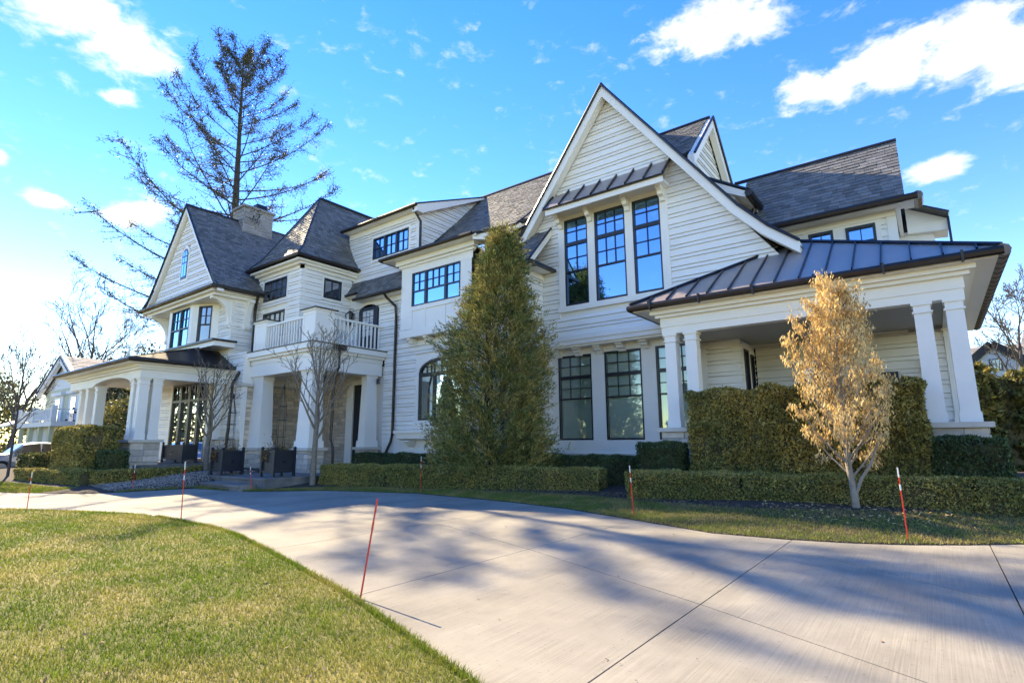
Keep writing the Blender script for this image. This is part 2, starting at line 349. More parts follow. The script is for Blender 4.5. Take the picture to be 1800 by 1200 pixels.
def window(F, u0, u1, z0, z1, zones, gl, parent, fwid=.06, d0=-.09, d1=.012, blind=False, mw=.024, frame_mat=None, back=True):
    fm = frame_mat or MBK; w = MB()
    w.fbox(F, u0, u0 + fwid, z0, z1, d0, d1).fbox(F, u1 - fwid, u1, z0, z1, d0, d1)
    w.fbox(F, u0 + fwid, u1 - fwid, z1 - fwid, z1, d0, d1).fbox(F, u0 + fwid, u1 - fwid, z0, z0 + fwid, d0, d1)
    zs = sorted(zones, key=lambda q: -q[0])
    for a, b in zip(zs[:-1], zs[1:]): w.fbox(F, u0 + fwid, u1 - fwid, b[1], a[0], d0, d1 - .004)
    wo = w.build('window', fm, parent)
    for za, zb, nc, nr in zs:
        za2, zb2 = max(za, z0 + fwid), min(zb, z1 - fwid); a, b = u0 + fwid, u1 - fwid
        cw, rh = (b - a) / nc, (zb2 - za2) / nr; mm = MB()
        for i in range(1, nc): mm.fbox(F, a + cw * i - mw / 2, a + cw * i + mw / 2, za2, zb2, -.05, -.006)
        for j in range(1, nr): mm.fbox(F, a, b, za2 + rh * j - mw / 2, za2 + rh * j + mw / 2, -.048, -.008)
        if mm.v: mm.build('muntins', fm, wo)
        for i in range(nc):
            for j in range(nr):
                e = .0005 * ((i * 7 + j * 3) % 5)
                MB().fbox(F, a + cw * i, a + cw * (i + 1), za2 + rh * j, za2 + rh * (j + 1), -.05 - .006, -.044 - e).build('pane', gl, wo)
    if blind: MB().fbox(F, u0 + fwid, u1 - fwid, z0 + fwid, z0 + (z1 - z0) * .745, d0 - .012, d0 - .004).build('blind', MBL, wo); 
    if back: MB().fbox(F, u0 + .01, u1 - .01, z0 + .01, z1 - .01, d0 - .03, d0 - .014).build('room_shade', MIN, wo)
    return wo
def gutter(pts, parent, r=.075, mat=None, name='gutter', n=8): return MB().tube(pts, r, n).build(name, mat or MBR, parent)
def downspout(pts, parent, r=.05): return MB().tube(pts, r, 8).build('downspout', MBR, parent)

# ------------------------------------------------------------------ ground, driveway
gx = 2500
mesh_obj('ground', [(-gx, -gx, -.06), (gx, -gx, -.06), (gx, gx, -.06), (-gx, gx, -.06)], [(0, 1, 2, 3)], MGROUND)['kind'] = 'structure'
EDGE = [(-40, 1.5), (-26, 3.0), (-21.5, 4.2), (-19.3, 5.3), (-18.9, 6.2), (-18.75, 7.2), (-18.6, 7.9), (-15.9, 8.35), (-14.5, 9.75), (-12.95, 10.32), (-11.35, 10.72), (-9.95, 10.62), (-8.0, 10.45), (-6.25, 10.1), (-4.4, 9.38), (-2.88, 8.78), (-1.87, 8.84), (-1.05, 9.06), (-.44, 9.34), (.16, 9.76), (.8, 10.3), (2.0, 11.6), (3.2, 13.4), (3.8, 16)]
LAWN = [(-40, -1.5), (-26, -.2), (-20, 1.2), (-16.1, 2.95), (-15.3, 3.42), (-14.6, 3.86), (-13.3, 4.26), (-12.4, 4.52), (-11.2, 4.63), (-9.95, 4.58), (-8.45, 4.33), (-7.1, 4.05), (-6, 3.77), (-5.2, 3.55), (-4.65, 3.42), (-4.27, 3.32), (-3.4, 3.04), (-2.84, 2.84), (-2.34, 2.66), (-1.4, 2.2), (-.6, 1.5), (0, .4), (.3, -1.5), (.4, -6)]
def cut(poly, a, b):
    """split a polygon by the line a-b -> (left, right)"""
    (ax, ay), (bx, by) = a, b; L, Rr = [], []
    side = lambda p: (bx - ax) * (p[1] - ay) - (by - ay) * (p[0] - ax)
    for i in range(len(poly)):
        p, q = poly[i], poly[(i + 1) % len(poly)]; sp, sq = side(p), side(q)
        (L if sp >= 0 else Rr).append(p)
        if sp * sq < 0:
            t = sp / (sp - sq); c = (p[0] + (q[0] - p[0]) * t, p[1] + (q[1] - p[1]) * t); L.append(c); Rr.append(c)
    return L, Rr
def area(p): return .5 * sum(p[i][0] * p[(i + 1) % len(p)][1] - p[(i + 1) % len(p)][0] * p[i][1] for i in range(len(p)))
drive = empty('driveway', (-6, 6, 0)); drive['kind'] = 'structure'
# vertical strips between X joints, each strip bounded by lawn edge below and far edge above
def interp(line, x):
    for (a, ya), (b, yb) in zip(line[:-1], line[1:]):
        if a <= x <= b: return ya + (yb - ya) * (x - a) / (b - a)
    return line[-1][1] if x > line[-1][0] else line[0][1]
JX = [-40, -34, -30, -26.5, -23.5, -21, -18.4, -15.7, -12.95, -10.2, -7.2, -4.43, -1.79, .4]
def strip(x0, x1):
    lo = [(x0, interp(LAWN, x0))] + [p for p in LAWN if x0 + .02 < p[0] < x1 - .02] + [(x1, interp(LAWN, x1))]
    hi = [(x0, interp(EDGE, x0))] + [p for p in EDGE if x0 + .02 < p[0] < x1 - .02] + [(x1, interp(EDGE, x1))]
    return lo + hi[::-1]
def slab(poly):
    if abs(area(poly)) < .02: return
    if area(poly) < 0: poly = poly[::-1]
    # shrink a little for the joint
    cx = sum(p[0] for p in poly) / len(poly); cy = sum(p[1] for p in poly) / len(poly); n = len(poly); out = []
    for i in range(n):
        a, b, c = poly[i - 1], poly[i], poly[(i + 1) % n]
        e1 = Vector((b[0] - a[0], b[1] - a[1])); e2 = Vector((c[0] - b[0], c[1] - b[1]))
        if e1.length < 1e-5 or e2.length < 1e-5: continue
        n1 = Vector((-e1.y, e1.x)).normalized(); n2 = Vector((-e2.y, e2.x)).normalized(); bis = n1 + n2
        if bis.length < .2: continue
        bis = bis / max(.35, bis.dot(n1)); out.append((b[0] + bis.x * .006, b[1] + bis.y * .006))
    k = len(out)
    mesh_obj('slab', [(x, y, 0) for x, y in out] + [(x, y, -.15) for x, y in out], [tuple(range(k))] + [(i, i + k, (i + 1) % k + k, (i + 1) % k) for i in range(k)], MCON, drive)
CJ = [((-40, 12.0), (-18.4, 5.0)), None]
def cmid(x):   # lengthwise joint
    pts = [(-40, 0.2), (-26, 1.6), (-19, 3.6), (-15.7, 4.9), (-12.95, 6.6), (-10.2, 7.3), (-7.2, 7.15), (-4.43, 6.15), (-1.79, 5.02), (.4, 3.95)]
    return interp(pts, x)
for x0, x1 in zip(JX[:-1], JX[1:]):
    s = strip(x0, x1); a, b = cut(s, (x0, cmid(x0)), (x1, cmid(x1)))
    for q in (a, b):
        if len(q) < 3: continue
        if x0 > -1.9:
            c, d = cut(q, (-1.71, 8.17), (.42, 6.55))
            for w in (c, d):
                if len(w) > 2: slab(w)
        else: slab(q)
slab([(.4, -6), (8, -6), (8, 5.0), (.4, 4.0)]); slab([(.4, 4.0), (8, 5.0), (8, 12.5), (3.4, 13.8), (2.0, 11.6), (.8, 10.3), (.4, 9.97)])
slab([(3.4, 13.8), (8, 12.5), (9, 28), (3.6, 28)])
mesh_obj('driveway_bed', [(-40, -8, -.045), (9, -8, -.045), (9, 28, -.045), (-18, 12, -.045), (-40, 6, -.045)], [(0, 1, 2, 3, 4)], MSU)['kind'] = 'structure'

# planted ground between driveway and house, rising to the walls
def terrain(x, y): return max(0.0, min(.42, (y - interp(EDGE, x)) * .085)) + .012
xs = np.concatenate([np.linspace(-40, -26, 15), np.arange(-25.6, 3.6, .3)]); verts, faces = [], []
NY = 26
for x in xs:
    y0 = interp(EDGE, x) + .004
    for j in range(NY):
        y = y0 + (22 - y0) * (j / (NY - 1)) ** 2.0
        verts.append((x, y, terrain(x, y) if j else -.02))
for i in range(len(xs) - 1):
    for j in range(NY - 1):
        a = i * NY + j; faces.append((a, a + NY, a + NY + 1, a + 1))
mesh_obj('planting_bed', verts, faces, MSOIL, smooth=True)['kind'] = 'structure'
# lawn island (foreground), slightly crowned
def inside(pt, poly):
    x, y = pt; c = False
    for i in range(len(poly)):
        (x1, y1), (x2, y2) = poly[i], poly[i - 1]
        if (y1 > y) != (y2 > y) and x < (x2 - x1) * (y - y1) / (y2 - y1) + x1: c = not c
    return c
lx = np.concatenate([np.linspace(-40, -17, 12), np.arange(-16.5, .31, .2)]); verts, faces = [], []; NL = 24
def lawn_z(x, y): return .015 + .05 * min(1, max(0, (interp(LAWN, x) - y)) / .5) + .02 * math.sin(x * 1.3) * math.sin(y * 1.7)
for x in lx:
    y1 = interp(LAWN, x) - .004
    for j in range(NL):
        y = y1 + (-9 - y1) * (j / (NL - 1)) ** 2
        verts.append((x, y, lawn_z(x, y) if j else -.02))
for i in range(len(lx) - 1):
    for j in range(NL - 1):
        a = i * NL + j; faces.append((a, a + 1, a + NL + 1, a + NL))
mesh_obj('lawn', verts, faces, MLAWN, smooth=True)['kind'] = 'structure'
def blades(name, pts, zf, h0, h1, w, mat, label):
    n = len(pts); z = np.array([zf(x, y) for x, y in pts]) - .004
    a = rng.uniform(0, 2 * np.pi, n); lean = rng.uniform(.2, .95, n); h = rng.uniform(h0, h1, n); b = rng.uniform(0, 2 * np.pi, n)
    ww = w if np.isscalar(w) else w
    base = np.stack([pts[:, 0], pts[:, 1], z], 1); side = np.stack([np.cos(a), np.sin(a), np.zeros(n)], 1) * (np.ones(n) * ww)[:, None] * .5
    tip = base + np.stack([np.cos(b) * h * lean, np.sin(b) * h * lean, h * np.sqrt(1 - .7 * lean ** 2)], 1)
    v = np.stack([base - side, base + side, tip], 1).reshape(-1, 3)
    return tag(np_mesh(name, v, 3, mat), label, 'grass', kind='stuff')
def sample(poly_test, x0, x1, y0, y1, n):
    p = np.stack([rng.uniform(x0, x1, n), rng.uniform(y0, y1, n)], 1); return p[[poly_test(q) for q in p]]
la = np.array([p[0] for p in LAWN]); lb = np.array([p[1] for p in LAWN]); ea = np.array([p[0] for p in EDGE]); eb = np.array([p[1] for p in EDGE])
def in_lawn_pts(x0, x1, y0, y1, n, off=-.01):
    p = np.stack([rng.uniform(x0, x1, n), rng.uniform(y0, y1, n)], 1)
    return p[p[:, 1] < np.interp(p[:, 0], la, lb) + off]
cand = in_lawn_pts(-22, -1.6, -1.5, 4.7, 760000); dist = np.hypot(cand[:, 0], cand[:, 1]); cand = cand[rng.uniform(0, 1, len(cand)) < np.clip(4.0 / dist, 0, 1) ** 1.35]
dist = np.hypot(cand[:, 0], cand[:, 1]); near, far = cand[dist < 7], cand[dist >= 7]
# keep only what the view cone can hold (with margin)
def cone(p, ex=1.0):
    dx, dy = p[:, 0], p[:, 1]; f = -dx * math.sin(yaw) + dy * math.cos(yaw); r = dx * math.cos(yaw) + dy * math.sin(yaw)
    return p[(f > 1.6) & (np.abs(r) < f * 1.35 + .6)]
near, far = cone(near), cone(far)
pts = np.concatenate([near, far]); ww = .0068 * np.maximum(1, np.hypot(pts[:, 0], pts[:, 1]) / 4.5) ** .85
rag = np.stack([rng.uniform(-12, -1.9, 9000), np.zeros(9000)], 1); rag[:, 1] = np.interp(rag[:, 0], la, lb) + rng.uniform(-.05, .012, 9000); rag = cone(rag)
pts = np.concatenate([pts, rag, near[:9000] + .003]); ww = np.concatenate([ww, np.full(len(rag), .008), np.full(len(near[:9000]), .006)])
hmul = np.concatenate([np.ones(len(near) + len(far)), np.full(len(rag), 1.5), np.full(len(near[:9000]), 1.7)])
blades('grass', pts, lawn_z, .018 * hmul, .05 * hmul, ww, LGRS, 'short sunlit grass of the round front lawn inside the driveway')
def strip_pts(n):
    x = rng.uniform(-19, 2.2, n); wdt = np.interp(x, [-19, -16, -14.5, -10, -6.5, -5, -1.5, 2.2], [.6, .35, .55, .9, 1.4, 1.5, 2.2, 2.2])
    return np.stack([x, np.interp(x, ea, eb) + .01 + rng.uniform(0, 1, n) ** 1.15 * wdt], 1)
blades('grass', strip_pts(95000), terrain, .02, .06, .012, LGRD, 'thin strip of grass between the driveway kerb and the clipped hedge')
p = np.stack([rng.uniform(-32, -20.6, 16000), rng.uniform(0, 1, 16000)], 1)
p[:, 1] = np.interp(p[:, 0], ea, eb) + .02 + p[:, 1] * np.interp(p[:, 0], [-32, -21], [2.4, .9])
blades('grass', p, terrain, .02, .07, .025, LGRS, 'bright grass patch beside the left end of the driveway')

# ------------------------------------------------------------------ HOUSE
house = empty('house', (-13, 15.5, .3), 'large white clapboard house with dark slate gables, balcony and two porches', 'house')
H = house
def trim(F, u0, u1, z0, z1, d0=-.02, d1=.035, name='trim_board', mat=None): return MB().fbox(F, u0, u1, z0, z1, d0, d1).build(name, mat or MT, H)
def casing(F, u0, u1, z0, z1, a, b, c, d, d0=-.1, d1=.014):
    """ring of trim between the outer rectangle and the window a..b, c..d"""
    return MB().fbox(F, u0, a, z0, z1, d0, d1).fbox(F, b, u1, z0, z1, d0, d1).fbox(F, a, b, z0, c, d0, d1).fbox(F, a, b, d, z1, d0, d1).build('window_casing', MT, H)
def corbel(F, u, zt, w, dep, hgt, name='bracket'):
    pr = [(0, zt), (dep, zt), (dep, zt - hgt * .25), (dep * .75, zt - hgt * .38), (dep * .68, zt - hgt * .62), (dep * .4, zt - hgt * .72), (dep * .3, zt - hgt), (0, zt - hgt)]
    return MB().prism([F.P(u - w / 2, z, d) for d, z in pr], F.U * w).build(name, MT, H)

# ---- great front gable (upper wall stands proud of the lower one)
G = Front(15.25); AX, AZ, SL = -7.57, 12.72, 1.353
gpoly = [(-10.9, 4.76), (-2.5, 4.76), (-2.5, AZ - (AX + 2.5) * -SL), (AX, AZ), (-10.9, AZ - 3.33 * SL)]
gpoly[2] = (-2.5, AZ - 5.07 * SL)
siding(G, gpoly, H, [(-9.58, -5.68, 5.6, 9.9)])
tr = MB()
for a, b in ((-9.58, -9.34), (-8.44, -8.18), (-7.09, -6.83), (-5.92, -5.68)): tr.fbox(G, a, b, 5.78, 8.8, -.1, .04)
tr.fbox(G, -9.58, -5.68, 8.8, 9.9, -.1, .036).fbox(G, -9.62, -5.64, 5.6, 5.78, -.1, .06)
tr.build('window_casing', MT, H)
for a, b, nc in ((-9.34, -8.44, 2), (-8.18, -7.09, 3), (-6.83, -5.92, 2)):
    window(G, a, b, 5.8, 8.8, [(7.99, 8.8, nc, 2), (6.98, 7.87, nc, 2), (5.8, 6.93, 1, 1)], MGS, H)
aw = MB().prism([(-9.72, 14.52, 9.08), (-9.72, 15.27, 9.86), (-9.72, 15.27, 9.80), (-9.72, 14.52, 9.02)], (4.24, 0, 0)).build('awning_roof', MSEAM, H)
for i in range(8):
    x = -9.70 + i * 4.2 / 7; MB().beam((x, 14.52, 9.10), (x, 15.25, 9.88), .045, .07).build('seam', MDS, aw)
MB().tube([(-9.74, 14.5, 9.05), (-5.46, 14.5, 9.05)], .025, 6).build('drip_edge', MDS, aw)
MB().box(-9.62, -5.58, 14.58, 15.22, 8.93, 9.02).box(-9.66, -5.54, 14.56, 14.62, 8.84, 9.02).build('awning_soffit', MT, H)
for x in (-9.44, -8.31, -6.96, -5.8): corbel(G, x, 8.93, .16, .42, .42)
# lower wall under the gable
GL = Front(15.75)
MB().fbox(GL, -10.25, -4.06, .2, 4.5, -.25, -.1).build('wall', MT, H)
tr = MB()
for a, b in ((-10.25, -10.01), (-8.72, -8.25), (-6.97, -6.51), (-5.3, -5.0)): tr.fbox(GL, a, b, 1.38, 4.24, -.1, .03)
tr.fbox(GL, -10.25, -5.0, 4.21, 4.5, -.1, .026).fbox(GL, -10.25, -5.0, .98, 1.41, -.1, .04)
tr.build('window_casing', MT, H)
for a, b, nc in ((-10.01, -8.72, 3), (-8.25, -6.97, 3), (-6.51, -5.3, 3)):
    window(GL, a, b, 1.41, 4.21, [(3.52, 4.21, nc, 2), (2.78, 3.41, nc, 2), (1.41, 2.73, 1, 1)], MGC, H, blind=True)
siding(GL, [(-5.0, .3), (-4.06, .3), (-4.06, 4.3), (-5.0, 4.3)], H, single=False)
MB().box(-10.3, -4.0, 15.66, 15.9, .2, .93).build('foundation_stone', MST, H)
MB().box(-10.24, -4.0, 15.60, 15.9, .93, .99).build('water_table', MCAP, H)
MB().box(-10.24, -2.4, 15.16, 15.8, 4.62, 4.78).box(-10.24, -2.4, 15.2, 15.8, 4.48, 4.62).box(-10.24, -4.1, 15.28, 15.8, 4.41, 4.48).build('ledge_cornice', MT, H)
for i in range(7): corbel(GL, -9.95 + i * .79, 4.42, .24, .36, .26)
# rakes and slopes of the great gable
def rake(pts, y0, y1, dep, nameb='rake_board', frame='y'):
    """pts along the top edge (u,z); white board hanging below it, dark roof edge on top"""
    mk = (lambda u, z, c: (u, c, z)) if frame == 'y' else (lambda u, z, c: (c, u, z))
    low = []
    for i, (u, z) in enumerate(pts):
        a = Vector(pts[max(i - 1, 0)]); b = Vector(pts[min(i + 1, len(pts) - 1)]); t = (b - a).normalized(); n = Vector((t.y, -t.x))
        if n.y > 0: n = -n
        low.append((u + n.x * dep, z + n.y * dep) if 0 < i < len(pts) - 1 else (u, z - dep / max(.3, abs(t.x))))
    w, k = MB(), MB()
    for i in range(len(pts) - 1):
        q = [mk(*pts[i], y0), mk(*pts[i + 1], y0), mk(*low[i + 1], y0), mk(*low[i], y0)]
        w.prism(q, Vector(mk(0, 0, y1)) - Vector(mk(0, 0, y0)))
    w.build(nameb, MT, H)
    off = (y1 - y0) * .6
    k.tube([Vector(mk(u, z + .03, y0 - math.copysign(.03, off))) for u, z in pts], .045, 6).build('roof_edge', MLEAD, H)
rake([(AX, 13.02), (-9.3, 10.66), (-11.02, 8.35)], 14.9, 15.2, .24)
rake([(AX, 13.02), (-3.6, 7.66), (-2.9, 6.9), (-2.2, 6.32)], 14.9, 15.2, .24)
slates([(-11.0, 18.2, 8.33), (-11.0, 15.02, 8.33), (AX, 15.02, 12.98), (AX, 18.2, 12.98)], H)
slates([(-3.6, 14.92, 7.67), (-3.6, 18.2, 7.67), (AX, 18.2, 13.03), (AX, 14.92, 13.03)], H)
slates([(-2.2, 14.92, 6.2), (-2.2, 17.1, 6.2), (-3.6, 17.1, 7.66), (-3.6, 14.92, 7.66)], H)
MB().tube([(AX, 14.88, 13.06), (AX, 18.4, 13.06)], .06, 6).build('ridge_cap', MLEAD, H)
# shed dormer on the hidden right slope (its gutter end shows)
MB().prism([(-5.4, 15.95, 9.62), (-3.62, 15.95, 8.5), (-3.62, 15.95, 8.30), (-5.4, 15.95, 9.3)], (0, 2.0, 0)).build('dormer_soffit', MT, H)
MB().prism([(-5.4, 15.9, 9.72), (-3.5, 15.9, 8.53), (-3.5, 15.9, 8.47), (-5.4, 15.9, 9.64)], (0, 2.2, 0)).build('dormer_roof', MDS, H)
MB().box(-5.2, -3.95, 16.1, 18, 7.2, 8.6).build('wall', MW, H)
gutter([(-3.52, 15.9, 8.42), (-3.52, 17.25, 8.42)], H, .11); downspout([(-3.6, 17.0, 8.4), (-3.75, 16.95, 8.0), (-3.75, 16.95, 6.6)], H, .05)

# ---- main roof with its ridge, side gable and sweeping eyebrow eave
def mz(y): return 12.57 - 1.036 * (18.3 - y)
slates([(-16.7, 13.4, 8.45), (-11.7, 13.4, 8.45), (-11.7, 15.0, mz(15.0)), (-16.7, 15.0, mz(15.0))], H)
slates([(-16.7, 15.0, mz(15.0)), (-11.0, 15.0, mz(15.0)), (-8.0, 15.9, mz(15.9)), (-5.2, 16.2, mz(16.2)), (-5.2, 18.3, 12.57), (-16.7, 18.3, 12.57)], H)
MB().tube([(-16.9, 18.3, 12.6), (-5.1, 18.3, 12.6)], .06, 6).build('ridge_cap', MLEAD, H)
eb_ = [(-11.9, 13.42, 8.42), (-11.55, 13.75, 8.52), (-11.3, 14.25, 8.72), (-11.12, 14.8, 9.0), (-10.98, 15.2, 9.36), (-10.8, 15.6, 9.78)]
MB().tube(eb_, .05, 6).build('roof_edge', MLEAD, H)
k = MB()
for a, b in zip(eb_[:-1], eb_[1:]): k.prism([a, b, (b[0], b[1], b[2] - .3), (a[0], a[1], a[2] - .2)], (-.05, .06, 0))
k.build('eyebrow_fascia', MT, H)
slates([(-5.2, 22.5, 8.3), (-16.7, 22.5, 8.3), (-16.7, 18.3, 12.57), (-5.2, 18.3, 12.57)], H)
SG = Right(-5.28)
siding(SG, [(15.9, 8.3), (22.0, 8.3), (18.3, 12.2), (15.9, 9.65)], H, single=False)
rake([(18.3, 12.55), (16.0, 10.18)], -5.02, -5.22, .26, frame='x'); rake([(18.3, 12.55), (22.4, 8.32)], -5.02, -5.22, .26, frame='x')

# ---- right upper roof behind the porch
RW = Front(17.2)
siding(RW, [(-4.2, 4.1), (-.28, 4.1), (-.28, 7.45), (-4.2, 7.45)], H, [(-2.35, -1.62, 6.2, 7.3), (-1.45, -.6, 6.2, 7.3), (-2.95, -2.5, 4.1, 4.11)])
casing(RW, -2.42, -1.5, 6.0, 7.28, -2.3, -1.68, 6.3, 7.2, -.1, .03); casing(RW, -1.5, -.55, 6.0, 7.28, -1.38, -.68, 6.3, 7.17, -.1, .03)
window(RW, -2.3, -1.68, 6.3, 7.2, [(6.3, 7.2, 2, 2)], MGS, H, .07, -.06, .05); window(RW, -1.38, -.68, 6.3, 7.17, [(6.3, 7.17, 2, 2)], MGS, H, .07, -.06, .05)
trim(RW, -4.2, -.2, 7.25, 7.45, -.02, .06, 'frieze_board'); MB().box(-4.2, .1, 16.75, 17.25, 7.42, 7.5).build('soffit', MT, H)
MB().fbox(RW, -.42, -.2, 5.5, 7.3, -.3, .03).build('corner_board', MT, H)
siding(Right(-.26), [(17.2, 6.0), (21.0, 6.0), (21, 7.45), (17.2, 7.45)], H, single=False)
slates([(-4.2, 16.68, 7.5), (.04, 16.68, 7.5), (.02, 18.9, 10.12), (-4.2, 18.9, 10.12)], H, single=True, expo=.185, wid=.29)
slates([(.04, 21.3, 7.5), (-4.2, 21.3, 7.5), (-4.2, 18.9, 10.12), (.02, 18.9, 10.12)], H)
MB().tube([(-4.6, 18.9, 10.15), (.03, 18.9, 10.15)], .06, 6).build('ridge_cap', MLEAD, H)
MB().prism([(-.2, 16.9, 7.5), (-.2, 20.9, 7.5), (-.2, 18.9, 9.95)], (.1, 0, 0)).build('wall', MW, H)
gutter([(-4.2, 16.6, 7.48), (.3, 16.6, 7.48)], H, .09); gutter([(.3, 16.6, 7.48), (.3, 17.3, 7.48)], H, .12, MCU)
MB().box(.0, .28, 16.66, 17.3, 7.4, 7.52).build('soffit', MT, H)
downspout([(-3.05, 16.7, 7.4), (-3.0, 17.05, 7.2), (-3.0, 17.05, 6.0)], H)
MB().box(-.3, .62, 20.0, 20.6, 5.5, 7.6).prism([(.0, 19.8, 8.3), (.95, 19.8, 7.75), (.95, 19.8, 7.4), (.0, 19.8, 7.5)], (0, .8, 0)).build('rear_wing', MW, H)
MB().beam((.0, 19.75, 8.34), (1.0, 19.75, 7.78), .9, .06).beam((.98, 19.75, 7.78), (.98, 19.75, 6.2), .06, .06, (0, 1, 0)).build('rear_eave', MDS, H)

# ---- right porch
PF = 13.55
fl, fr, ap = Vector((-6.07, 13.11, 4.88)), Vector((1.34, 13.11, 4.88)), Vector((-2.37, 16.0, 6.66))
pr_ = MB(); pr_.prism([fl, fr, ap], (0, 0, -.05)); pr_.prism([fr, (1.34, 22, 4.88), (-2.37, 22, 6.66), ap], (0, 0, -.05)); pr_.prism([fl, ap, (-6.07, 15.3, 4.88)], (0, 0, -.05))
pro = pr_.build('porch_roof', MSEAM, H)
for i in range(1, 15):
    x = -6.07 + i * .505
    if x > 1.3: break
    t = (x + 6.07) / (ap.x - fl.x) if x < ap.x else (fr.x - x) / (fr.x - ap.x)
    a = Vector((x, 13.11, 4.89)); b = Vector((x, 13.11 + (ap.y - 13.11) * t, 4.89 + (ap.z - 4.88) * t)); MB().beam(a, b, .03, .075).build('seam', MDS, pro)
for i in range(12):
    y = 13.6 + i * .55; t = min(1, (y - 13.11) / 2.89); MB().beam((1.34, y, 4.9), (1.34 - 3.71 * t, y, 4.9 + 1.78 * t), .03, .07).build('seam', MDS, pro)
for a, b in ((fl, ap), (fr, ap)): MB().tube([a + Vector((0, 0, .03)), b + Vector((0, 0, .03))], .05, 6).build('hip_cap', MDS, pro)
gutter([(-6.1, 15.2, 4.8), (-6.1, 13.08, 4.8), (1.36, 13.08, 4.8)], H, .085); gutter([(1.36, 13.08, 4.8), (1.36, 22, 4.8)], H, .115, MCU, 'seamed_gutter')
for i in range(22): MB().tube([(1.36, 13.3 + i * .4, 4.8), (1.36, 13.36 + i * .4, 4.8)], .124, 8).build('gutter_band', MBR, H)
for i in range(6): MB().box(-5.5 + i * 1.25, -5.46 + i * 1.25, 12.99, 13.1, 4.68, 4.9).build('gutter_strap', MBR, H)
sof = MB().box(-6.0, 1.28, 13.14, 13.45, 4.70, 4.76).box(-6.0, -5.46, 13.45, 15.2, 4.70, 4.76).box(.8, 1.28, 13.45, 22, 4.70, 4.76); sof.build('soffit', MT, H)
cr = MB()
for (o, z0, z1) in ((.20, 4.60, 4.70), (.10, 4.52, 4.60)):
    cr.box(-5.42 - o, .76 + o, PF - .03 - o, PF + .2, z0, z1).box(.6, .76 + o, PF + .2, 22, z0, z1).box(-5.42 - o, -5.2, PF + .2, 15.2, z0, z1)
cr.build('crown_moulding', MT, H)
bm = MB().box(-5.42, .76, PF - .03, PF + .3, 4.28, 4.52).box(-5.40, .74, PF - .005, PF + .28, 4.1, 4.28)
bm.box(.42, .755, PF + .3, 22, 4.1, 4.52).box(-5.41, -5.1, PF + .3, 15.7, 4.1, 4.52); bm.build('porch_beam', MT, H)
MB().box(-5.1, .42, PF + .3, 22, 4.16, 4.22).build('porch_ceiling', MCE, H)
def column(cx, cy, z0, z1, wb=.34, wt=.28, stop=.1):
    c = MB().frustum(cx, cy, z0 + .18, z1 - .18, wb / 2 - .02, wb / 2 - .02, wt / 2, wt / 2).build('column', MT, H)
    MB().box(cx - wb / 2, cx + wb / 2, cy - wb / 2, cy + wb / 2, z0, z0 + .18).box(cx - wb / 2 + .01, cx + wb / 2 - .01, cy - wb / 2 + .01, cy + wb / 2 - .01, z0 + .18, z0 + .2).build('base', MT, c)
    t = wt / 2; MB().box(cx - t - .03, cx + t + .03, cy - t - .03, cy + t + .03, z1 - .22, z1 - .185).box(cx - t - .004, cx + t + .004, cy - t - .004, cy + t + .004, z1 - .185, z1 - .06).box(cx - t - .035, cx + t + .035, cy - t - .035, cy + t + .035, z1 - .06, z1 + .0).build('capital', MT, c)
    return c
NST = [0]
def stone_face(F, u0, u1, z0, z1, parent, single=True, rowh=(.13, .24), wl_=(.22, .6), pile=None, mat=None):
    z = z0
    while z < z1 - .04:
        h = min(random.uniform(*rowh), z1 - z)
        if z1 - z - h < .08: h = z1 - z
        u = u0
        while u < u1 - .02:
            w = random.uniform(*wl_)
            if u1 - u - w < .16: w = u1 - u
            w = min(w, u1 - u); g = .006; pr2 = random.uniform(.006, .03)
            q = [F.P(u + g, z + g, -.02), F.P(u + w - g, z + g, -.02), F.P(u + w - g, z + h - g, -.02), F.P(u + g, z + h - g, -.02)]
            e = .012; j = lambda: random.uniform(-.006, .006)
            o = [F.P(u + g + e, z + g + e, pr2 + j()), F.P(u + w - g - e, z + g + e, pr2 + j()), F.P(u + w - g - e, z + h - g - e, pr2 + j()), F.P(u + g + e, z + h - g - e, pr2 + j())]
            if single: MB().hexa(q + o).build('stone', mat or MST, parent); NST[0] += 1
            else: pile.hexa(q + o)
            u += w
        z += h
def pier(x0, x1, y0, y1, z0, z1, single=True, rowh=(.13, .24), wl_=(.22, .6)):
    c = MB().box(x0 + .02, x1 - .02, y0 + .02, y1 - .02, z0, z1 - .1).build('pier', MMO, H); pile = MB()
    stone_face(Front(y0 + .02), x0 + .02, x1 - .02, z0, z1 - .1, c, single, rowh, wl_, pile); stone_face(Right(x1 - .02), y0 + .02, y1 - .02, z0, z1 - .1, c, single, rowh, wl_, pile)
    if pile.v: tag(pile.build('stones', MSTJ, c), kind='stuff')
    MB().box(x0 - .07, x1 + .07, y0 - .07, y1 + .07, z1 - .1, z1).build('cap', MCAP, c); return c
pier(-.2, .8, 13.36, 13.98, .2, 1.7); pier(-5.5, -4.4, 13.36, 13.98, .2, 1.7); pier(.2, .8, 17.0, 17.6, .2, 1.7, single=False); pier(.2, .8, 21, 21.6, .2, 1.7, False)
for x in (.05, .56): column(x, 13.70, 1.7, 4.1)
for x in (-5.2, -4.67): column(x, 13.70, 1.7, 4.1)
column(.56, 17.3, 1.7, 4.1); column(.56, 21.3, 1.7, 4.1); column(-5.2, 15.3, 1.7, 4.1, .3, .26)
MB().box(-5.4, .75, 13.6, 22, .2, .85).build('porch_floor', MBS, H)
LW = Right(-4.05)
siding(LW, [(15.75, .85), (17.2, .85), (17.2, 4.15), (15.75, 4.15)], H, [(15.95, 16.42, .9, 3.95), (16.62, 17.0, .9, 3.95)], single=False)
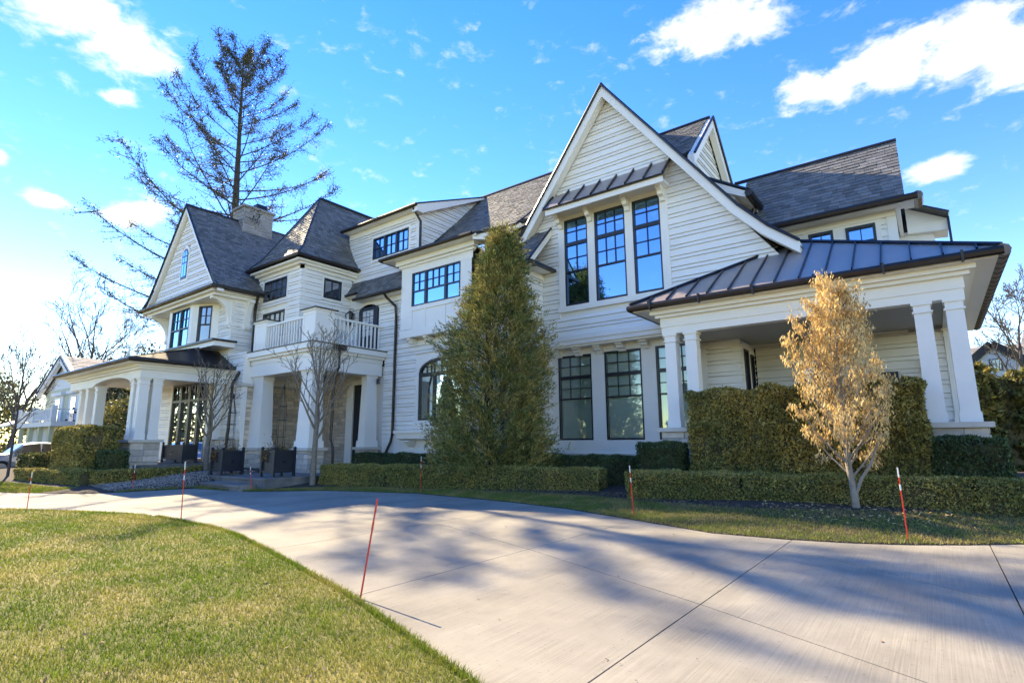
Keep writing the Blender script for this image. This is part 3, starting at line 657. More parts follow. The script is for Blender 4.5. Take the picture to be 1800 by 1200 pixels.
casing(LW, 15.86, 16.52, .85, 4.05, 15.95, 16.42, 1.1, 3.9, -.1, .03); casing(LW, 16.52, 17.09, .85, 4.05, 16.62, 17.0, 1.1, 3.82, -.1, .03)
window(LW, 15.95, 16.42, 1.1, 3.9, [(2.6, 3.9, 2, 2), (1.1, 2.5, 1, 1)], MGD, H, .05, -.06, .05); window(LW, 16.62, 17.0, 1.1, 3.82, [(2.6, 3.82, 2, 2), (1.1, 2.5, 2, 2)], MGD, H, .05, -.06, .05)
siding(RW, [(-4.0, .85), (.4, .85), (.4, 4.1), (-4.0, 4.1)], H, [(-2.95, -2.1, 1.6, 3.55)], single=False)
casing(RW, -3.0, -2.05, 1.5, 3.68, -2.85, -2.2, 1.7, 3.45, -.1, .05); window(RW, -2.85, -2.2, 1.7, 3.45, [(1.7, 3.45, 1, 1)], MGD, H, .05, -.04, .07)
MB().fbox(RW, -1.7, -.6, 2.1, 3.1, .03, .1).build('wall_screen', MBK, H)
MB().box(-.02, .05, 17.02, 17.2, .85, 3.4).build('side_door', MBK, H)

# ---- centre block
P = Front(14.3)
siding(P, [(-17.35, .25), (-10.25, .25), (-10.25, 5.0), (-17.35, 5.0)], H, [(-15.5, -12.84, 2.0, 4.62)], z_uniform=2.05)
siding(P, [(-19.76, 5.0), (-10.25, 5.0), (-10.25, 7.0), (-19.76, 7.0)], H, [(-19.2, -17.8, 4.9, 7.3), (-16.0, -12.3, 5.3, 8.3)])
trim(P, -19.76, -16.05, 7.0, 7.75, -.2, .03, 'frieze_board'); trim(P, -12.3, -10.22, 6.85, 7.12, -.1, .03, 'frieze_board')
PS = Right(-10.25)
siding(PS, [(14.3, .25), (15.72, .25), (15.72, 4.45), (14.3, 4.45)], H); siding(PS, [(14.3, 4.45), (15.22, 4.45), (15.22, 6.85), (14.3, 6.85)], H)
trim(PS, 14.27, 15.25, 6.85, 7.12, -.1, .03, 'frieze_board'); trim(PS, 14.24, 14.34, .25, 6.86, -.06, .03, 'corner_board')
# arched window
def arch_pts(u0, u1, zs, rise, n=12):
    c = (u0 + u1) / 2; a = (u1 - u0) / 2
    return [(c + a * math.cos(t), zs + rise * math.sin(t)) for t in [math.pi * i / n for i in range(n + 1)]]
def arch_band(F, u0, u1, zs, rise, th, d0, d1, name, mat, parent, n=12):
    o = arch_pts(u0, u1, zs, rise, n); i_ = arch_pts(u0 + th, u1 - th, zs, rise - th, n); b = MB()
    for k in range(n): b.prism([F.P(*o[k], d0), F.P(*o[k + 1], d0), F.P(*i_[k + 1], d0), F.P(*i_[k], d0)], F.N * (d1 - d0))
    return b.build(name, mat, parent)
au0, au1 = -15.32, -13.02
MB().prism([P.P(*q, -.1) for q in [(-15.5, 2.0), (-12.84, 2.0), (-12.84, 4.62), (-15.5, 4.62)]], P.N * -.03).build('wall', MT, H)
arch_band(P, au0 - .16, au1 + .16, 3.95, .66, .16, -.1, .04, 'window_casing', MT, H)
MB().prism([P.P(*q, -.1) for q in [(-15.5, 3.95)] + [(u, z) for u, z in arch_pts(au0 - .02, au1 + .02, 3.95, .5)[::-1]] + [(-12.84, 3.95), (-12.84, 4.62), (-15.5, 4.62)]], P.N * .12).build('arch_spandrel', MT, H)
trim(P, -15.5, au0, 2.0, 3.95, -.1, .04, 'window_casing'); trim(P, au1, -12.84, 2.0, 3.95, -.1, .04, 'window_casing'); trim(P, -15.55, -12.8, 1.98, 2.16, -.1, .07, 'window_sill')
aw_ = window(P, au0, au1, 2.17, 3.86, [(2.17, 3.86, 1, 1)], MGC, H, .07)
MB().fbox(P, au0 + .74, au0 + .84, 2.2, 3.86, -.08, .016).fbox(P, au1 - .84, au1 - .74, 2.2, 3.86, -.08, .016).fbox(P, au0, au1, 3.84, 3.93, -.08, .02).build('mullion', MBK, aw_)
MB().fbox(P, au0 + .1, au0 + .32, 2.24, 3.8, -.099, -.092).build('curtain', MNW, aw_)
arch_band(P, au0, au1, 3.93, .5, .07, -.09, .012, 'arch_frame', MBK, aw_)
MB().prism([P.P(*q, -.05) for q in arch_pts(au0 + .05, au1 - .05, 3.93, .45)], P.N * -.01).build('pane', MGC, aw_)
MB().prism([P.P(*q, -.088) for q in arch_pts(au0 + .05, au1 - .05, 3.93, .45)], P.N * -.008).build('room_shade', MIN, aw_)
k = MB()
for i in range(1, 6):
    u = au0 + i * (au1 - au0) / 6; c = (au0 + au1) / 2; a = (au1 - au0) / 2; k.fbox(P, u - .014, u + .014, 3.93, 3.93 + .45 * math.sqrt(max(0, 1 - ((u - c) / a) ** 2)), -.05, -.01)
k.fbox(P, au0 + .1, au1 - .1, 4.14, 4.165, -.048, -.012); k.build('muntins', MBK, aw_)
wb = MB().prism([P.P(-16.1, 1.78, d) for d in (.02, .42)] + [P.P(-16.1, 1.5, .38), P.P(-16.1, 1.42, .02)], P.U * 3.85).build('window_box', MT, H)
MB().fbox(P, -16.18, -12.17, 1.70, 1.8, .02, .46).build('rim', MT, wb); corbel(P, -15.6, 1.44, .3, .34, .22); corbel(P, -12.7, 1.44, .3, .34, .22)
# projecting bay
B = Front(13.9)
MB().box(-16.02, -12.3, 13.98, 14.45, 5.3, 8.25).build('wall', MT, H)
tr = MB()
for a, b in ((-16.02, -15.42), (-12.9, -12.3)): tr.fbox(B, a, b, 5.6, 7.86, -.1, .0)
tr.fbox(B, -16.02, -12.3, 7.78, 8.4, -.1, .006).fbox(B, -15.42, -12.9, 6.3, 6.46, -.1, .006).fbox(B, -16.04, -12.28, 5.28, 5.58, -.1, .02).fbox(B, -15.42, -12.9, 5.58, 6.3, -.1, -.03)
for u in (-15.44, -14.72, -13.68, -12.94): tr.fbox(B, u, u + .06, 5.58, 6.3, -.06, -.008)
tr.fbox(B, -16.03, -12.29, 8.02, 8.06, -.1, .02)
tr.build('bay_panel', MT, H)
MB().box(-12.36, -12.3, 13.9, 14.3, 5.3, 8.2).build('bay_side', MT, H)
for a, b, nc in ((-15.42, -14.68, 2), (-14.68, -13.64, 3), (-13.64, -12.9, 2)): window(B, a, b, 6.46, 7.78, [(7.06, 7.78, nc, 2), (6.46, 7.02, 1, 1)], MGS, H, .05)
for u in (-15.6, -14.7, -13.6, -12.7): corbel(P, u, 5.28, .2, .36, .3)
MB().box(-16.62, -11.75, 13.42, 14.3, 8.34, 8.40).build('soffit', MT, H); MB().box(-16.2, -12.1, 13.72, 13.95, 8.16, 8.34).box(-16.12, -12.2, 13.82, 13.95, 8.06, 8.16).build('crown_moulding', MT, H)
gutter([(-16.75, 14.4, 8.43), (-16.75, 13.36, 8.43), (-11.9, 13.36, 8.43)], H, .07)
# stepped skirt roofs left of the bay
slates([(-18.95, 13.88, 7.34), (-16.02, 13.88, 7.34), (-16.02, 14.5, 8.45), (-18.95, 14.5, 8.45)], H)
slates([(-20.2, 14.02, 7.66), (-18.9, 14.02, 7.66), (-18.9, 14.5, 8.45), (-20.2, 14.5, 8.45)], H)
gutter([(-19.0, 13.84, 7.3), (-16.03, 13.84, 7.3)], H, .07); gutter([(-20.2, 13.98, 7.62), (-18.95, 13.98, 7.62)], H, .06)
MB().box(-18.92, -16.03, 13.9, 14.3, 7.22, 7.28).box(-20, -18.92, 14.03, 14.3, 7.54, 7.6).build('soffit', MT, H)
MB().prism([(-18.95, 13.9, 7.28), (-18.95, 14.3, 7.28), (-18.95, 14.3, 7.95)], (.06, 0, 0)).build('trim_board', MT, H)
downspout([(-17.02, 13.84, 7.28), (-17.0, 14.0, 7.1), (-16.7, 14.2, 6.75), (-16.66, 14.22, 6.3), (-16.66, 14.22, 1.75), (-16.72, 14.2, 1.4), (-17.0, 14.1, .75)], H, .055)
# skirt roof right of the bay with its return
slates([(-11.75, 13.88, 7.2), (-9.82, 13.88, 7.2), (-9.9, 15.24, 8.62), (-11.75, 15.24, 8.62)], H)
slates([(-11.75, 15.24, 8.62), (-10.35, 15.24, 8.62), (-10.35, 16.6, 10.03), (-11.75, 16.6, 10.03)], H)
MB().prism([(-9.8, 13.86, 7.2), (-9.86, 15.24, 8.64), (-9.86, 15.24, 8.38), (-9.8, 13.9, 7.0)], (-.1, 0, 0)).build('rake_board', MT, H)
MB().tube([(-9.8, 13.84, 7.24), (-9.87, 15.24, 8.68)], .035, 6).build('roof_edge', MLEAD, H)
MB().box(-11.7, -9.86, 13.92, 14.3, 7.08, 7.14).box(-10.24, -9.84, 14.3, 15.22, 7.06, 7.12).build('soffit', MT, H)
gutter([(-11.8, 13.84, 7.16), (-9.8, 13.84, 7.16)], H, .06)
MB().prism([(-9.68, 13.8, 7.04), (-9.68, 13.8, 7.14), (-10.2, 13.8, 7.28), (-10.2, 13.8, 7.1)], (0, 1.44, 0)).build('return_hood', MBR, H)

# ---- shed dormer on the main roof
D = Front(14.4)
siding(D, [(-20.2, 8.25), (-15.64, 8.25), (-15.64, 10.35), (-20.2, 10.35)], H, [(-18.6, -16.15, 9.0, 10.2)], single=False)
trim(D, -20.2, -15.64, 10.35, 10.68, -.1, .03, 'frieze_board'); casing(D, -18.62, -16.12, 8.98, 10.2, -18.5, -16.25, 9.1, 10.05); trim(D, -15.74, -15.62, 8.9, 10.5, -.06, .03, 'corner_board')
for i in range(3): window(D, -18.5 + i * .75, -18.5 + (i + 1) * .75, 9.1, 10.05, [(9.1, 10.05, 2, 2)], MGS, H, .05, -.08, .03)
siding(Right(-15.64), [(14.4, 8.75), (18.2, 12.35), (14.4, 10.55)], H, single=False)
MB().prism([(-20.2, 14.0, 10.74), (-20.2, 18.4, 12.62), (-20.2, 18.4, 12.56), (-20.2, 14.0, 10.68)], (4.86, 0, 0)).build('dormer_roof', MDS, H)
MB().prism([(-15.36, 14.02, 10.68), (-15.36, 18.3, 12.55), (-15.36, 18.3, 12.45), (-15.36, 14.3, 10.4), (-15.36, 14.02, 10.42)], (-.3, 0, 0)).build('rake_board', MT, H)
MB().box(-20.2, -15.4, 14.05, 14.4, 10.6, 10.66).build('soffit', MT, H)
gutter([(-20.3, 13.98, 10.68), (-15.4, 13.98, 10.68)], H, .07)
downspout([(-15.6, 14.0, 10.6), (-15.58, 14.1, 10.45), (-15.52, 14.35, 10.1), (-15.52, 14.36, 8.9)], H, .05)

# ---- entrance portico with balcony
PX0, PX1, PY0 = -21.8, -17.45, 11.12
en = MB().box(PX0, PX1, PY0, 11.7, 3.97, 4.45).box(PX1 - .5, PX1, 11.7, 14.25, 3.97, 4.45).box(PX0, PX0 + .5, 11.7, 14.2, 3.97, 4.45); en.build('portico_beam', MT, H)
k = MB()
for o, z0, z1 in ((.03, 4.45, 4.62), (.14, 4.62, 4.72), (.24, 4.72, 4.92)): k.box(PX0 - o, PX1 + o, PY0 - o, 14.26, z0, z1)
k.build('portico_cornice', MT, H)
MB().box(PX0 - .26, PX1 + .26, PY0 - .26, 14.28, 4.92, 4.96).build('balcony_floor', MBR, H)
MB().box(PX0 + .5, PX1 - .5, 11.7, 14.2, 4.25, 4.3).build('portico_ceiling', MT, H)
def post(x0, x1, y0, y1, z0, z1):
    p = MB().box(x0, x1, y0, y1, z0, z1).build('balcony_post', MT, H)
    F1, F2 = Front(y0), Right(x1); t = MB()
    for F, a, b in ((F1, x0, x1), (F2, y0, y1)):
        t.fbox(F, a, a + .09, z0, z1, 0, .018).fbox(F, b - .09, b, z0, z1, 0, .018).fbox(F, a + .09, b - .09, z1 - .12, z1, 0, .018).fbox(F, a + .09, b - .09, z0, z0 + .16, 0, .018)
    t.build('panel_frame', MT, p)
    MB().box(x0 - .06, x1 + .06, y0 - .06, y1 + .06, z1, z1 + .07).build('crown', MT, p); MB().box(x0 - .11, x1 + .11, y0 - .11, y1 + .11, z1 + .07, z1 + .11).build('cap', MBR, p)
post(-21.8, -20.9, 11.17, 11.75, 4.96, 6.16); post(-18.3, -17.5, 11.17, 11.95, 4.96, 6.16)
rl = MB().box(-20.9, -18.3, 11.2, 11.3, 5.96, 6.04).box(-20.9, -18.3, 11.22, 11.28, 5.0, 5.06).build('railing', MT, H)
for i in range(14): MB().box(-20.84 + i * .185, -20.79 + i * .185, 11.225, 11.275, 5.06, 5.96).build('baluster', MT, rl)
rl = MB().box(-17.62, -17.52, 11.95, 14.26, 5.96, 6.04).box(-17.6, -17.54, 11.95, 14.26, 5.0, 5.06).build('railing', MT, H)
for i in range(12): MB().box(-17.595, -17.545, 12.04 + i * .186, 12.09 + i * .186, 5.06, 5.96).build('baluster', MT, rl)
def portico_col(x0, x1, y0, y1, zb, zt):
    pier(x0, x1, y0, y1, .3, zb, rowh=(.12, .2), wl_=(.25, .6)); cx, cy = (x0 + x1) / 2, (y0 + y1) / 2; a, b = (x1 - x0) / 2 - .1, (y1 - y0) / 2 - .06
    c = MB().frustum(cx, cy, zb + .24, zt - .2, a, b, a * .80, b * .80).build('column', MT, H)
    MB().frustum(cx, cy, zb, zb + .24, a + .05, b + .04, a + .04, b + .035).build('base', MT, c); MB().frustum(cx, cy, zt - .2, zt, a * .84, b * .84, a * .95, b * .95).box(cx - a * .86, cx + a * .86, cy - b * .86, cy + b * .86, zt - .3, zt - .27).build('capital', MT, c)
portico_col(-21.85, -20.78, 11.12, 11.78, 1.2, 3.97); portico_col(-18.42, -17.4, 11.12, 11.78, 1.2, 3.97); portico_col(-18.0, -17.4, 13.5, 14.2, 1.2, 3.97)
ew = MB().box(-23.0, -19.75, 14.34, 14.5, .3, 3.62).build('entry_wall', MMO, H); pl = MB()
stone_face(Front(14.34), -23.0, -19.75, .35, 3.6, ew, False, (.11, .2), (.2, .6), pl); stone_face(Right(-21.72), 11.0, 14.34, .35, 3.6, ew, False, (.11, .2), (.2, .6), pl)
tag(pl.build('stones', MSTJ, ew), kind='stuff'); MB().box(-23, -19.65, 14.22, 14.36, 3.6, 3.74).build('ledge', MCAP, ew)
MB().box(-21.9, -21.74, 10.9, 14.3, .3, 3.7).build('entry_side_wall', MMO, H); MB().box(-22.0, -21.62, 10.7, 11.2, 3.6, 3.72).build('ledge', MCAP, H)
siding(Front(14.36), [(-23, 3.74), (-17.4, 3.74), (-17.4, 4.3), (-23, 4.3)], H, single=False)
EW = Front(14.36); trim(EW, -19.75, -19.3, .3, 3.95, -.05, .06, 'door_casing'); trim(EW, -18.2, -17.9, .3, 3.95, -.05, .06, 'door_casing'); trim(EW, -19.3, -18.2, 3.74, 3.95, -.05, .06, 'door_casing')
dr = MB().fbox(EW, -19.3, -18.2, .35, 3.74, -.1, .0).build('front_door', MBK, H)
for a, b in ((-19.18, -18.82), (-18.68, -18.32)):
    for z0, z1 in ((.55, 1.4), (1.55, 3.55)): MB().fbox(EW, a, b, z0, z1, .0, .012).fbox(EW, a + .05, b - .05, z0 + .05, z1 - .05, .012, .024).build('panel', MBK, dr)
MB().box(-18.2, -17.3, 14.38, 14.48, .3, 4.4).box(-21.93, -21.73, 10.9, 14.3, 3.7, 4.4).box(-23.1, -21.8, 10.84, 11.3, 3.6, 5.0).build('entry_upper_wall', MT, H)
# balcony door and lantern on the centre wall
dr = MB().fbox(P, -19.12, -17.9, 4.96, 6.85, -.1, .03).prism([P.P(*q, -.1) for q in arch_pts(-19.12, -17.9, 6.85, .26)], P.N * .13).build('balcony_door', MNV, H)
for i in range(3):
    for j in range(4): MB().fbox(P, -18.85 + i * .24, -18.64 + i * .24, 5.75 + j * .28, 6.0 + j * .28, .03, .034).build('pane', MGD, dr)
ln = MB().frustum(-19.5, 14.08, 6.38, 6.80, .08, .08, .12, .12).build('wall_lantern', MGD, H)
MB().frustum(-19.5, 14.08, 6.80, 6.95, .15, .15, .03, .03).tube([(-19.5, 14.08, 6.95), (-19.5, 14.08, 7.05), (-19.5, 14.28, 7.05)], .015, 5).frustum(-19.5, 14.08, 6.33, 6.38, .09, .09, .1, .1).build('lantern_hood', MBK, ln)
k = MB()
for sx in (-1, 1):
    for sy in (-1, 1): k.tube([(-19.5 + sx * .085, 14.08 + sy * .085, 6.38), (-19.5 + sx * .125, 14.08 + sy * .125, 6.80)], .012, 4)
k.build('lantern_cage', MBK, ln)
# conductor head and downspout on the portico side
MB().box(-17.21, -17.02, 11.75, 12.25, 4.72, 4.9).build('conductor_head', MBR, H)
downspout([(-17.12, 12.0, 4.75), (-17.12, 12.0, 4.1), (-17.25, 11.97, 3.85), (-17.3, 11.95, 3.6), (-17.33, 11.95, 1.5), (-17.2, 11.95, 1.25), (-17.15, 11.95, 1.0), (-17.15, 11.95, .35)], H, .05)
MB().tube([(-17.42, 14.05, 3.66), (-17.42, 14.05, 3.86)], .06, 6).build('porch_lamp', MBK, H)

# ---- stair tower with hipped roof
T, TR = Front(11.86), Right(-19.76)
siding(T, [(-23.04, 4.9), (-19.76, 4.9), (-19.76, 8.38), (-23.04, 8.38)], H, [(-22.7, -20.68, 7.2, 8.32), (-22.65, -20.7, 5.6, 6.95)], single=False)
siding(TR, [(11.86, 4.9), (14.3, 4.9), (14.3, 8.38), (11.86, 8.38)], H, [(12.82, 13.84, 7.25, 8.3)], single=False)
casing(T, -22.7, -20.68, 7.22, 8.34, -22.58, -20.8, 7.34, 8.24); window(T, -22.58, -20.8, 7.34, 8.24, [(7.34, 8.24, 4, 2)], MGD, H, .06, -.08, .03)
casing(T, -22.65, -20.7, 5.6, 6.93, -22.52, -20.82, 5.7, 6.82); window(T, -22.52, -20.82, 5.7, 6.82, [(5.7, 6.82, 4, 1)], MGD, H, .07, -.08, .03)
casing(TR, 12.82, 13.84, 7.25, 8.3, 12.9, 13.76, 7.35, 8.2); window(TR, 12.9, 13.76, 7.35, 8.2, [(7.35, 8.2, 2, 1)], MGD, H, .06, -.08, .03)
trim(T, -23.1, -19.73, 8.38, 8.62, -.1, .03, 'frieze_board'); trim(TR, 11.83, 14.5, 8.38, 8.62, -.1, .03, 'frieze_board')
MB().box(-23.3, -19.5, 11.52, 14.7, 8.62, 8.70).box(-23.2, -19.6, 11.68, 14.6, 8.52, 8.62).build('soffit', MT, H)
c0, c1, a0 = Vector((-23.4, 11.46, 8.84)), Vector((-19.4, 11.46, 8.84)), Vector((-21.4, 13.53, 12.43))
m0, m1 = Vector((-22.98, 11.9, 9.38)), Vector((-19.82, 11.9, 9.38)); bk = 17.6
slates([c0, c1, m1, m0], H); slates([m0, m1, a0], H)
slates([c1, (c1.x, bk, c1.z), (m1.x, bk, m1.z), m1], H); slates([m1, (m1.x, bk, m1.z), (a0.x, bk, a0.z), a0], H)
slates([(c0.x, bk, c0.z), c0, m0, (m0.x, bk, m0.z)], H); slates([(m0.x, bk, m0.z), m0, a0, (a0.x, bk, a0.z)], H)
for c, mm_ in ((c0, m0), (c1, m1)): MB().tube([c + Vector((0, 0, .04)), mm_ + Vector((0, 0, .04)), a0 + Vector((0, 0, .05))], .04, 6).build('hip_cap', MLEAD, H)
MB().tube([a0 + Vector((0, 0, .04)), (a0.x, bk, a0.z + .04)], .05, 6).build('ridge_cap', MLEAD, H)
gutter([(-23.4, 11.9, 8.8), (-23.45, 11.42, 8.8), (-19.36, 11.42, 8.8), (-19.36, 14.7, 8.8)], H, .075)

# ---- left wing: gable over a canted bay
W, WR = Front(10.78), Right(-23.04)
siding(W, [(-29.6, 5.0), (-23.04, 5.0), (-23.04, 7.4), (-29.6, 7.4)], H, [(-28.85, -24.2, 4.9, 7.5)], single=False)
siding(WR, [(10.78, 4.9), (11.86, 4.9), (11.86, 7.5), (10.78, 7.5)], H, single=False)
BY = Front(10.15); MB().box(-27.7, -25.3, 10.24, 10.8, 5.3, 7.5).build('wall', MT, H)
tr = MB().fbox(BY, -27.72, -27.42, 5.4, 7.5, -.1, .02).fbox(BY, -25.6, -25.28, 5.4, 7.5, -.1, .02).fbox(BY, -27.42, -25.6, 7.3, 7.5, -.1, .02).fbox(BY, -27.8, -25.2, 5.4, 5.58, -.1, .05); tr.build('window_casing', MT, H)
for a in (-27.42, -26.51): window(BY, a, a + .91, 5.58, 7.3, [(6.42, 7.3, 2, 2), (5.58, 6.37, 1, 1)], MGS, H, .05, -.08, .03)
dv = Vector((1.1, .63, 0)).normalized(); AB = Frame((-25.3, 10.15, 0), dv, Vector((dv.y, -dv.x, 0)))
MB().fbox(AB, 0, 1.27, 5.4, 7.5, -.2, -.09).build('wall', MT, H)
tr = MB().fbox(AB, .0, .28, 5.4, 7.5, -.1, .02).fbox(AB, .92, 1.27, 5.4, 7.5, -.1, .02).fbox(AB, .28, .92, 7.28, 7.5, -.1, .02).fbox(AB, .0, 1.27, 5.4, 5.66, -.1, .03); tr.build('window_casing', MT, H)
window(AB, .28, .92, 5.66, 7.28, [(6.48, 7.28, 2, 2), (5.66, 6.43, 1, 1)], MGD, H, .06, -.08, .03)
AL = Frame((-28.8, 10.78, 0), (1.1, -.63, 0), (-.63, -1.1, 0)); MB().fbox(AL, 0, 1.27, 5.4, 7.5, -.2, .02).build('wall', MT, H)
MB().box(-30.0, -22.74, 10.0, 10.86, 5.26, 5.46).build('skirt_band', MT, H); MB().box(-30.1, -22.66, 9.9, 10.9, 5.46, 5.54).build('skirt_flashing', MDS, H)
MB().box(-29.95, -22.72, 9.74, 11.86, 7.5, 7.62).box(-29.8, -22.86, 9.9, 11.86, 7.38, 7.5).build('soffit', MT, H)
WG = Front(10.02)
siding(WG, [(-29.5, 7.72), (-23.1, 7.72), (-23.95, 8.7), (-26.38, 11.75), (-28.8, 8.7)], H, [(-26.72, -25.9, 8.6, 10.25)], single=False)
MB().prism([WG.P(*q, -.1) for q in [(-26.72, 8.55), (-25.9, 8.55)] + arch_pts(-26.72, -25.9, 9.75, .5)], WG.N * .13).build('window_casing', MT, H)
gw = MB().prism([WG.P(*q, .03) for q in [(-26.6, 8.68), (-26.02, 8.68)] + arch_pts(-26.6, -26.02, 9.75, .36)], WG.N * .015).build('window', MBK, H)
for i in range(2):
    MB().fbox(WG, -26.53 + i * .25, -26.345 + i * .25, 8.78, 9.40, .045, .05).build('pane', MGS, gw); MB().fbox(WG, -26.53 + i * .25, -26.345 + i * .25, 9.47, 9.70, .045, .05).build('pane', MGS, gw)
    MB().prism([WG.P(*q, .045) for q in [(u + (-.03 if i == 0 else .03), zz) for u, zz in arch_pts(-26.5, -26.12, 9.77, .24)[(6 if i == 0 else 0):(13 if i == 0 else 7)]] + [(-26.31 + (-.03 if i == 0 else .03), 9.77)]], WG.N * .005).build('pane', MGS, gw)
RX, RZ = -26.38, 12.18
rake([(RX, RZ), (-23.75, 8.88), (-23.1, 8.15), (-22.5, 7.72)], 9.85, 10.1, .2); rake([(RX, RZ), (-29.0, 8.88), (-29.65, 8.15), (-30.2, 7.72)], 9.85, 10.1, .2)
slates([(-22.5, 9.72, 7.74), (-22.5, 13.5, 7.74), (-23.6, 13.5, 8.7), (-23.6, 9.86, 8.7)], H); slates([(-23.6, 9.86, 8.7), (-23.6, 16.5, 8.7), (RX, 16.5, RZ), (RX, 9.86, RZ)], H)
slates([(-30.2, 16.5, 7.74), (-30.2, 9.72, 7.74), (-29.1, 9.86, 8.7), (-29.1, 16.5, 8.7)], H); slates([(-29.1, 16.5, 8.7), (-29.1, 9.86, 8.7), (RX, 9.86, RZ), (RX, 16.5, RZ)], H)
MB().tube([(RX, 9.82, RZ + .04), (RX, 16.5, RZ + .04)], .05, 6).build('ridge_cap', MLEAD, H)
gutter([(-30.2, 11, 7.66), (-30.2, 9.66, 7.66), (-22.5, 9.66, 7.66), (-22.5, 11.8, 7.66)], H, .08)
slates([(-29.9, 9.66, 7.7), (-22.7, 9.66, 7.7), (-23.0, 10.0, 7.86), (-29.6, 10.0, 7.86)], H)
def scroll(F, u, zt, w, dep, hgt):
    pr = [(0, zt), (dep, zt), (dep, zt - .1)] + [(dep - (dep - .1) * math.sin(t), zt - .1 - (hgt - .3) * (1 - math.cos(t))) for t in [math.pi / 2 * i / 7 for i in range(1, 8)]] + [(.16, zt - hgt + .12), (.1, zt - hgt), (0, zt - hgt)]
    MB().prism([F.P(u - w / 2, z, d) for d, z in pr], F.U * w).build('bracket', MT, H)
scroll(W, -23.2, 7.38, .22, .85, 1.25); scroll(WR, 11.4, 7.38, .22, .42, 1.25); scroll(W, -29.4, 7.38, .22, .85, 1.25)
downspout([(-22.6, 11.6, 7.6), (-22.75, 11.62, 7.3), (-22.95, 11.7, 7.0), (-22.95, 11.72, 5.0)], H, .06)
ch = MB().box(-27.0, -25.9, 12.25, 13.75, 11.0, 12.86).build('chimney', MMO, H)
stone_face(Front(12.25), -27.0, -25.9, 11.6, 12.84, ch, True, (.16, .24), (.3, .6), None, MCH); stone_face(Right(-25.9), 12.25, 13.75, 11.4, 12.84, ch, True, (.16, .24), (.3, .6), None, MCH)
MB().box(-27.08, -25.82, 12.17, 13.83, 12.86, 12.98).build('cap', MCH, ch); MB().frustum(-26.4, 13.2, 12.98, 13.3, .42, .3, .36, .25).build('chimney_pot', MDS, ch)

# ---- left porch
LX1, LY0 = -22.82, 7.58
q = [(-22.42, 7.1, 4.42), (-31.3, 7.1, 4.42), (-31.3, 11.3, 4.42), (-22.42, 11.3, 4.42)]; t0, t1 = (-25.2, 9.95, 5.25), (-28.8, 9.95, 5.25)
lp = MB().prism([q[1], q[0], (-24.0, 9.95, 5.22), (-30.0, 9.95, 5.22)], (0, 0, -.05)).prism([q[0], (-22.42, 11.3, 4.42), (-24.0, 11.3, 5.22), (-24.0, 9.95, 5.22)], (0, 0, -.05)).build('porch_roof', MDS, H)
for i in range(17): MB().beam((-31.1 + i * .52, 7.1, 4.44), (-30.3 + i * .4, 9.95, 5.26), .03, .05).build('seam', MDS, lp)
gutter([(-31.35, 7.06, 4.36), (-22.36, 7.06, 4.36), (-22.36, 11.2, 4.36)], H, .085)
MB().box(-31.2, -22.45, 7.12, 7.6, 4.24, 4.3).box(-22.9, -22.45, 7.6, 10.9, 4.24, 4.3).build('soffit', MT, H)
k = MB()
for o, z0, z1 in ((.18, 4.14, 4.24), (.09, 4.06, 4.14)): k.box(-31.0, LX1 + o, LY0 - o, LY0 + .2, z0, z1).box(LX1 - .2, LX1 + o, LY0 + .2, 10.78, z0, z1)
k.build('crown_moulding', MT, H)
MB().box(-30.95, LX1, LY0, LY0 + .4, 3.98, 4.06).box(LX1 - .4, LX1, LY0 + .4, 10.78, 3.75, 4.06).box(-30.95, -28.0, LY0, LY0 + .4, 3.7, 3.98).box(-23.75, LX1, LY0, LY0 + .4, 3.75, 3.98).build('porch_beam', MT, H)
FA = Front(LY0); ar = arch_pts(-28.0, -23.75, 3.62, .3, 14)
k = MB()
for a, b in zip(ar[:-1], ar[1:]): k.prism([FA.P(a[0], a[1], 0), FA.P(b[0], b[1], 0), FA.P(b[0], 3.98, 0), FA.P(a[0], 3.98, 0)], (0, .4, 0))
k.build('arched_beam', MT, H)
MB().box(-30.9, LX1 - .4, LY0 + .4, 10.78, 4.0, 4.06).build('porch_ceiling', MT, H)
pier(-23.86, -22.84, 7.5, 8.5, .2, 1.52, True, (.13, .22), (.25, .55)); pier(-30.4, -26.9, 7.5, 8.2, .2, 1.52, False)
for x, y in ((-23.05, 7.79), (-23.05, 8.22), (-23.62, 7.79), (-29.6, 7.79), (-28.7, 7.79), (-27.55, 7.79)): column(x, y, 1.52, 3.75 if x > -25 else 3.7, .36, .31)
column(-23.05, 10.5, 1.52, 3.75, .3, .26)
MB().box(-30.9, LX1, LY0 + .1, 10.78, .2, .62).box(-23.0, -21.7, 9.3, 10.9, .2, .5).build('porch_floor', MBS, H)
siding(W, [(-30, .6), (-21.72, .6), (-21.72, 5.0), (-30, 5.0)], H, [(-28.3, -24.2, .6, 4.15), (-24.2, -21.7, .4, 1.62)], single=False)
trim(W, -28.3, -24.3, 4.02, 4.15, -.1, .03, 'door_casing'); trim(W, -24.52, -24.3, .6, 4.02, -.1, .03, 'door_casing'); trim(W, -28.3, -28.14, .6, 4.02, -.1, .03, 'door_casing')
for i in range(4):
    a = -28.14 + i * .905; window(W, a, a + .905, .62, 4.02, [(3.3, 4.02, 2, 2), (.62, 3.2, 1, 1)], MGD, H, .11, -.09, .03)
bw = MB().box(-24.2, -21.7, 10.66, 10.8, .4, 1.52).build('stone_base', MMO, H); stone_face(Front(10.66), -24.2, -21.72, .4, 1.5, bw, True, (.14, .22), (.25, .6)); stone_face(Right(-21.7), 10.66, 10.8, .4, 1.5, bw, True)
MB().box(-24.25, -21.62, 10.58, 10.8, 1.5, 1.62).build('cap', MCAP, bw)
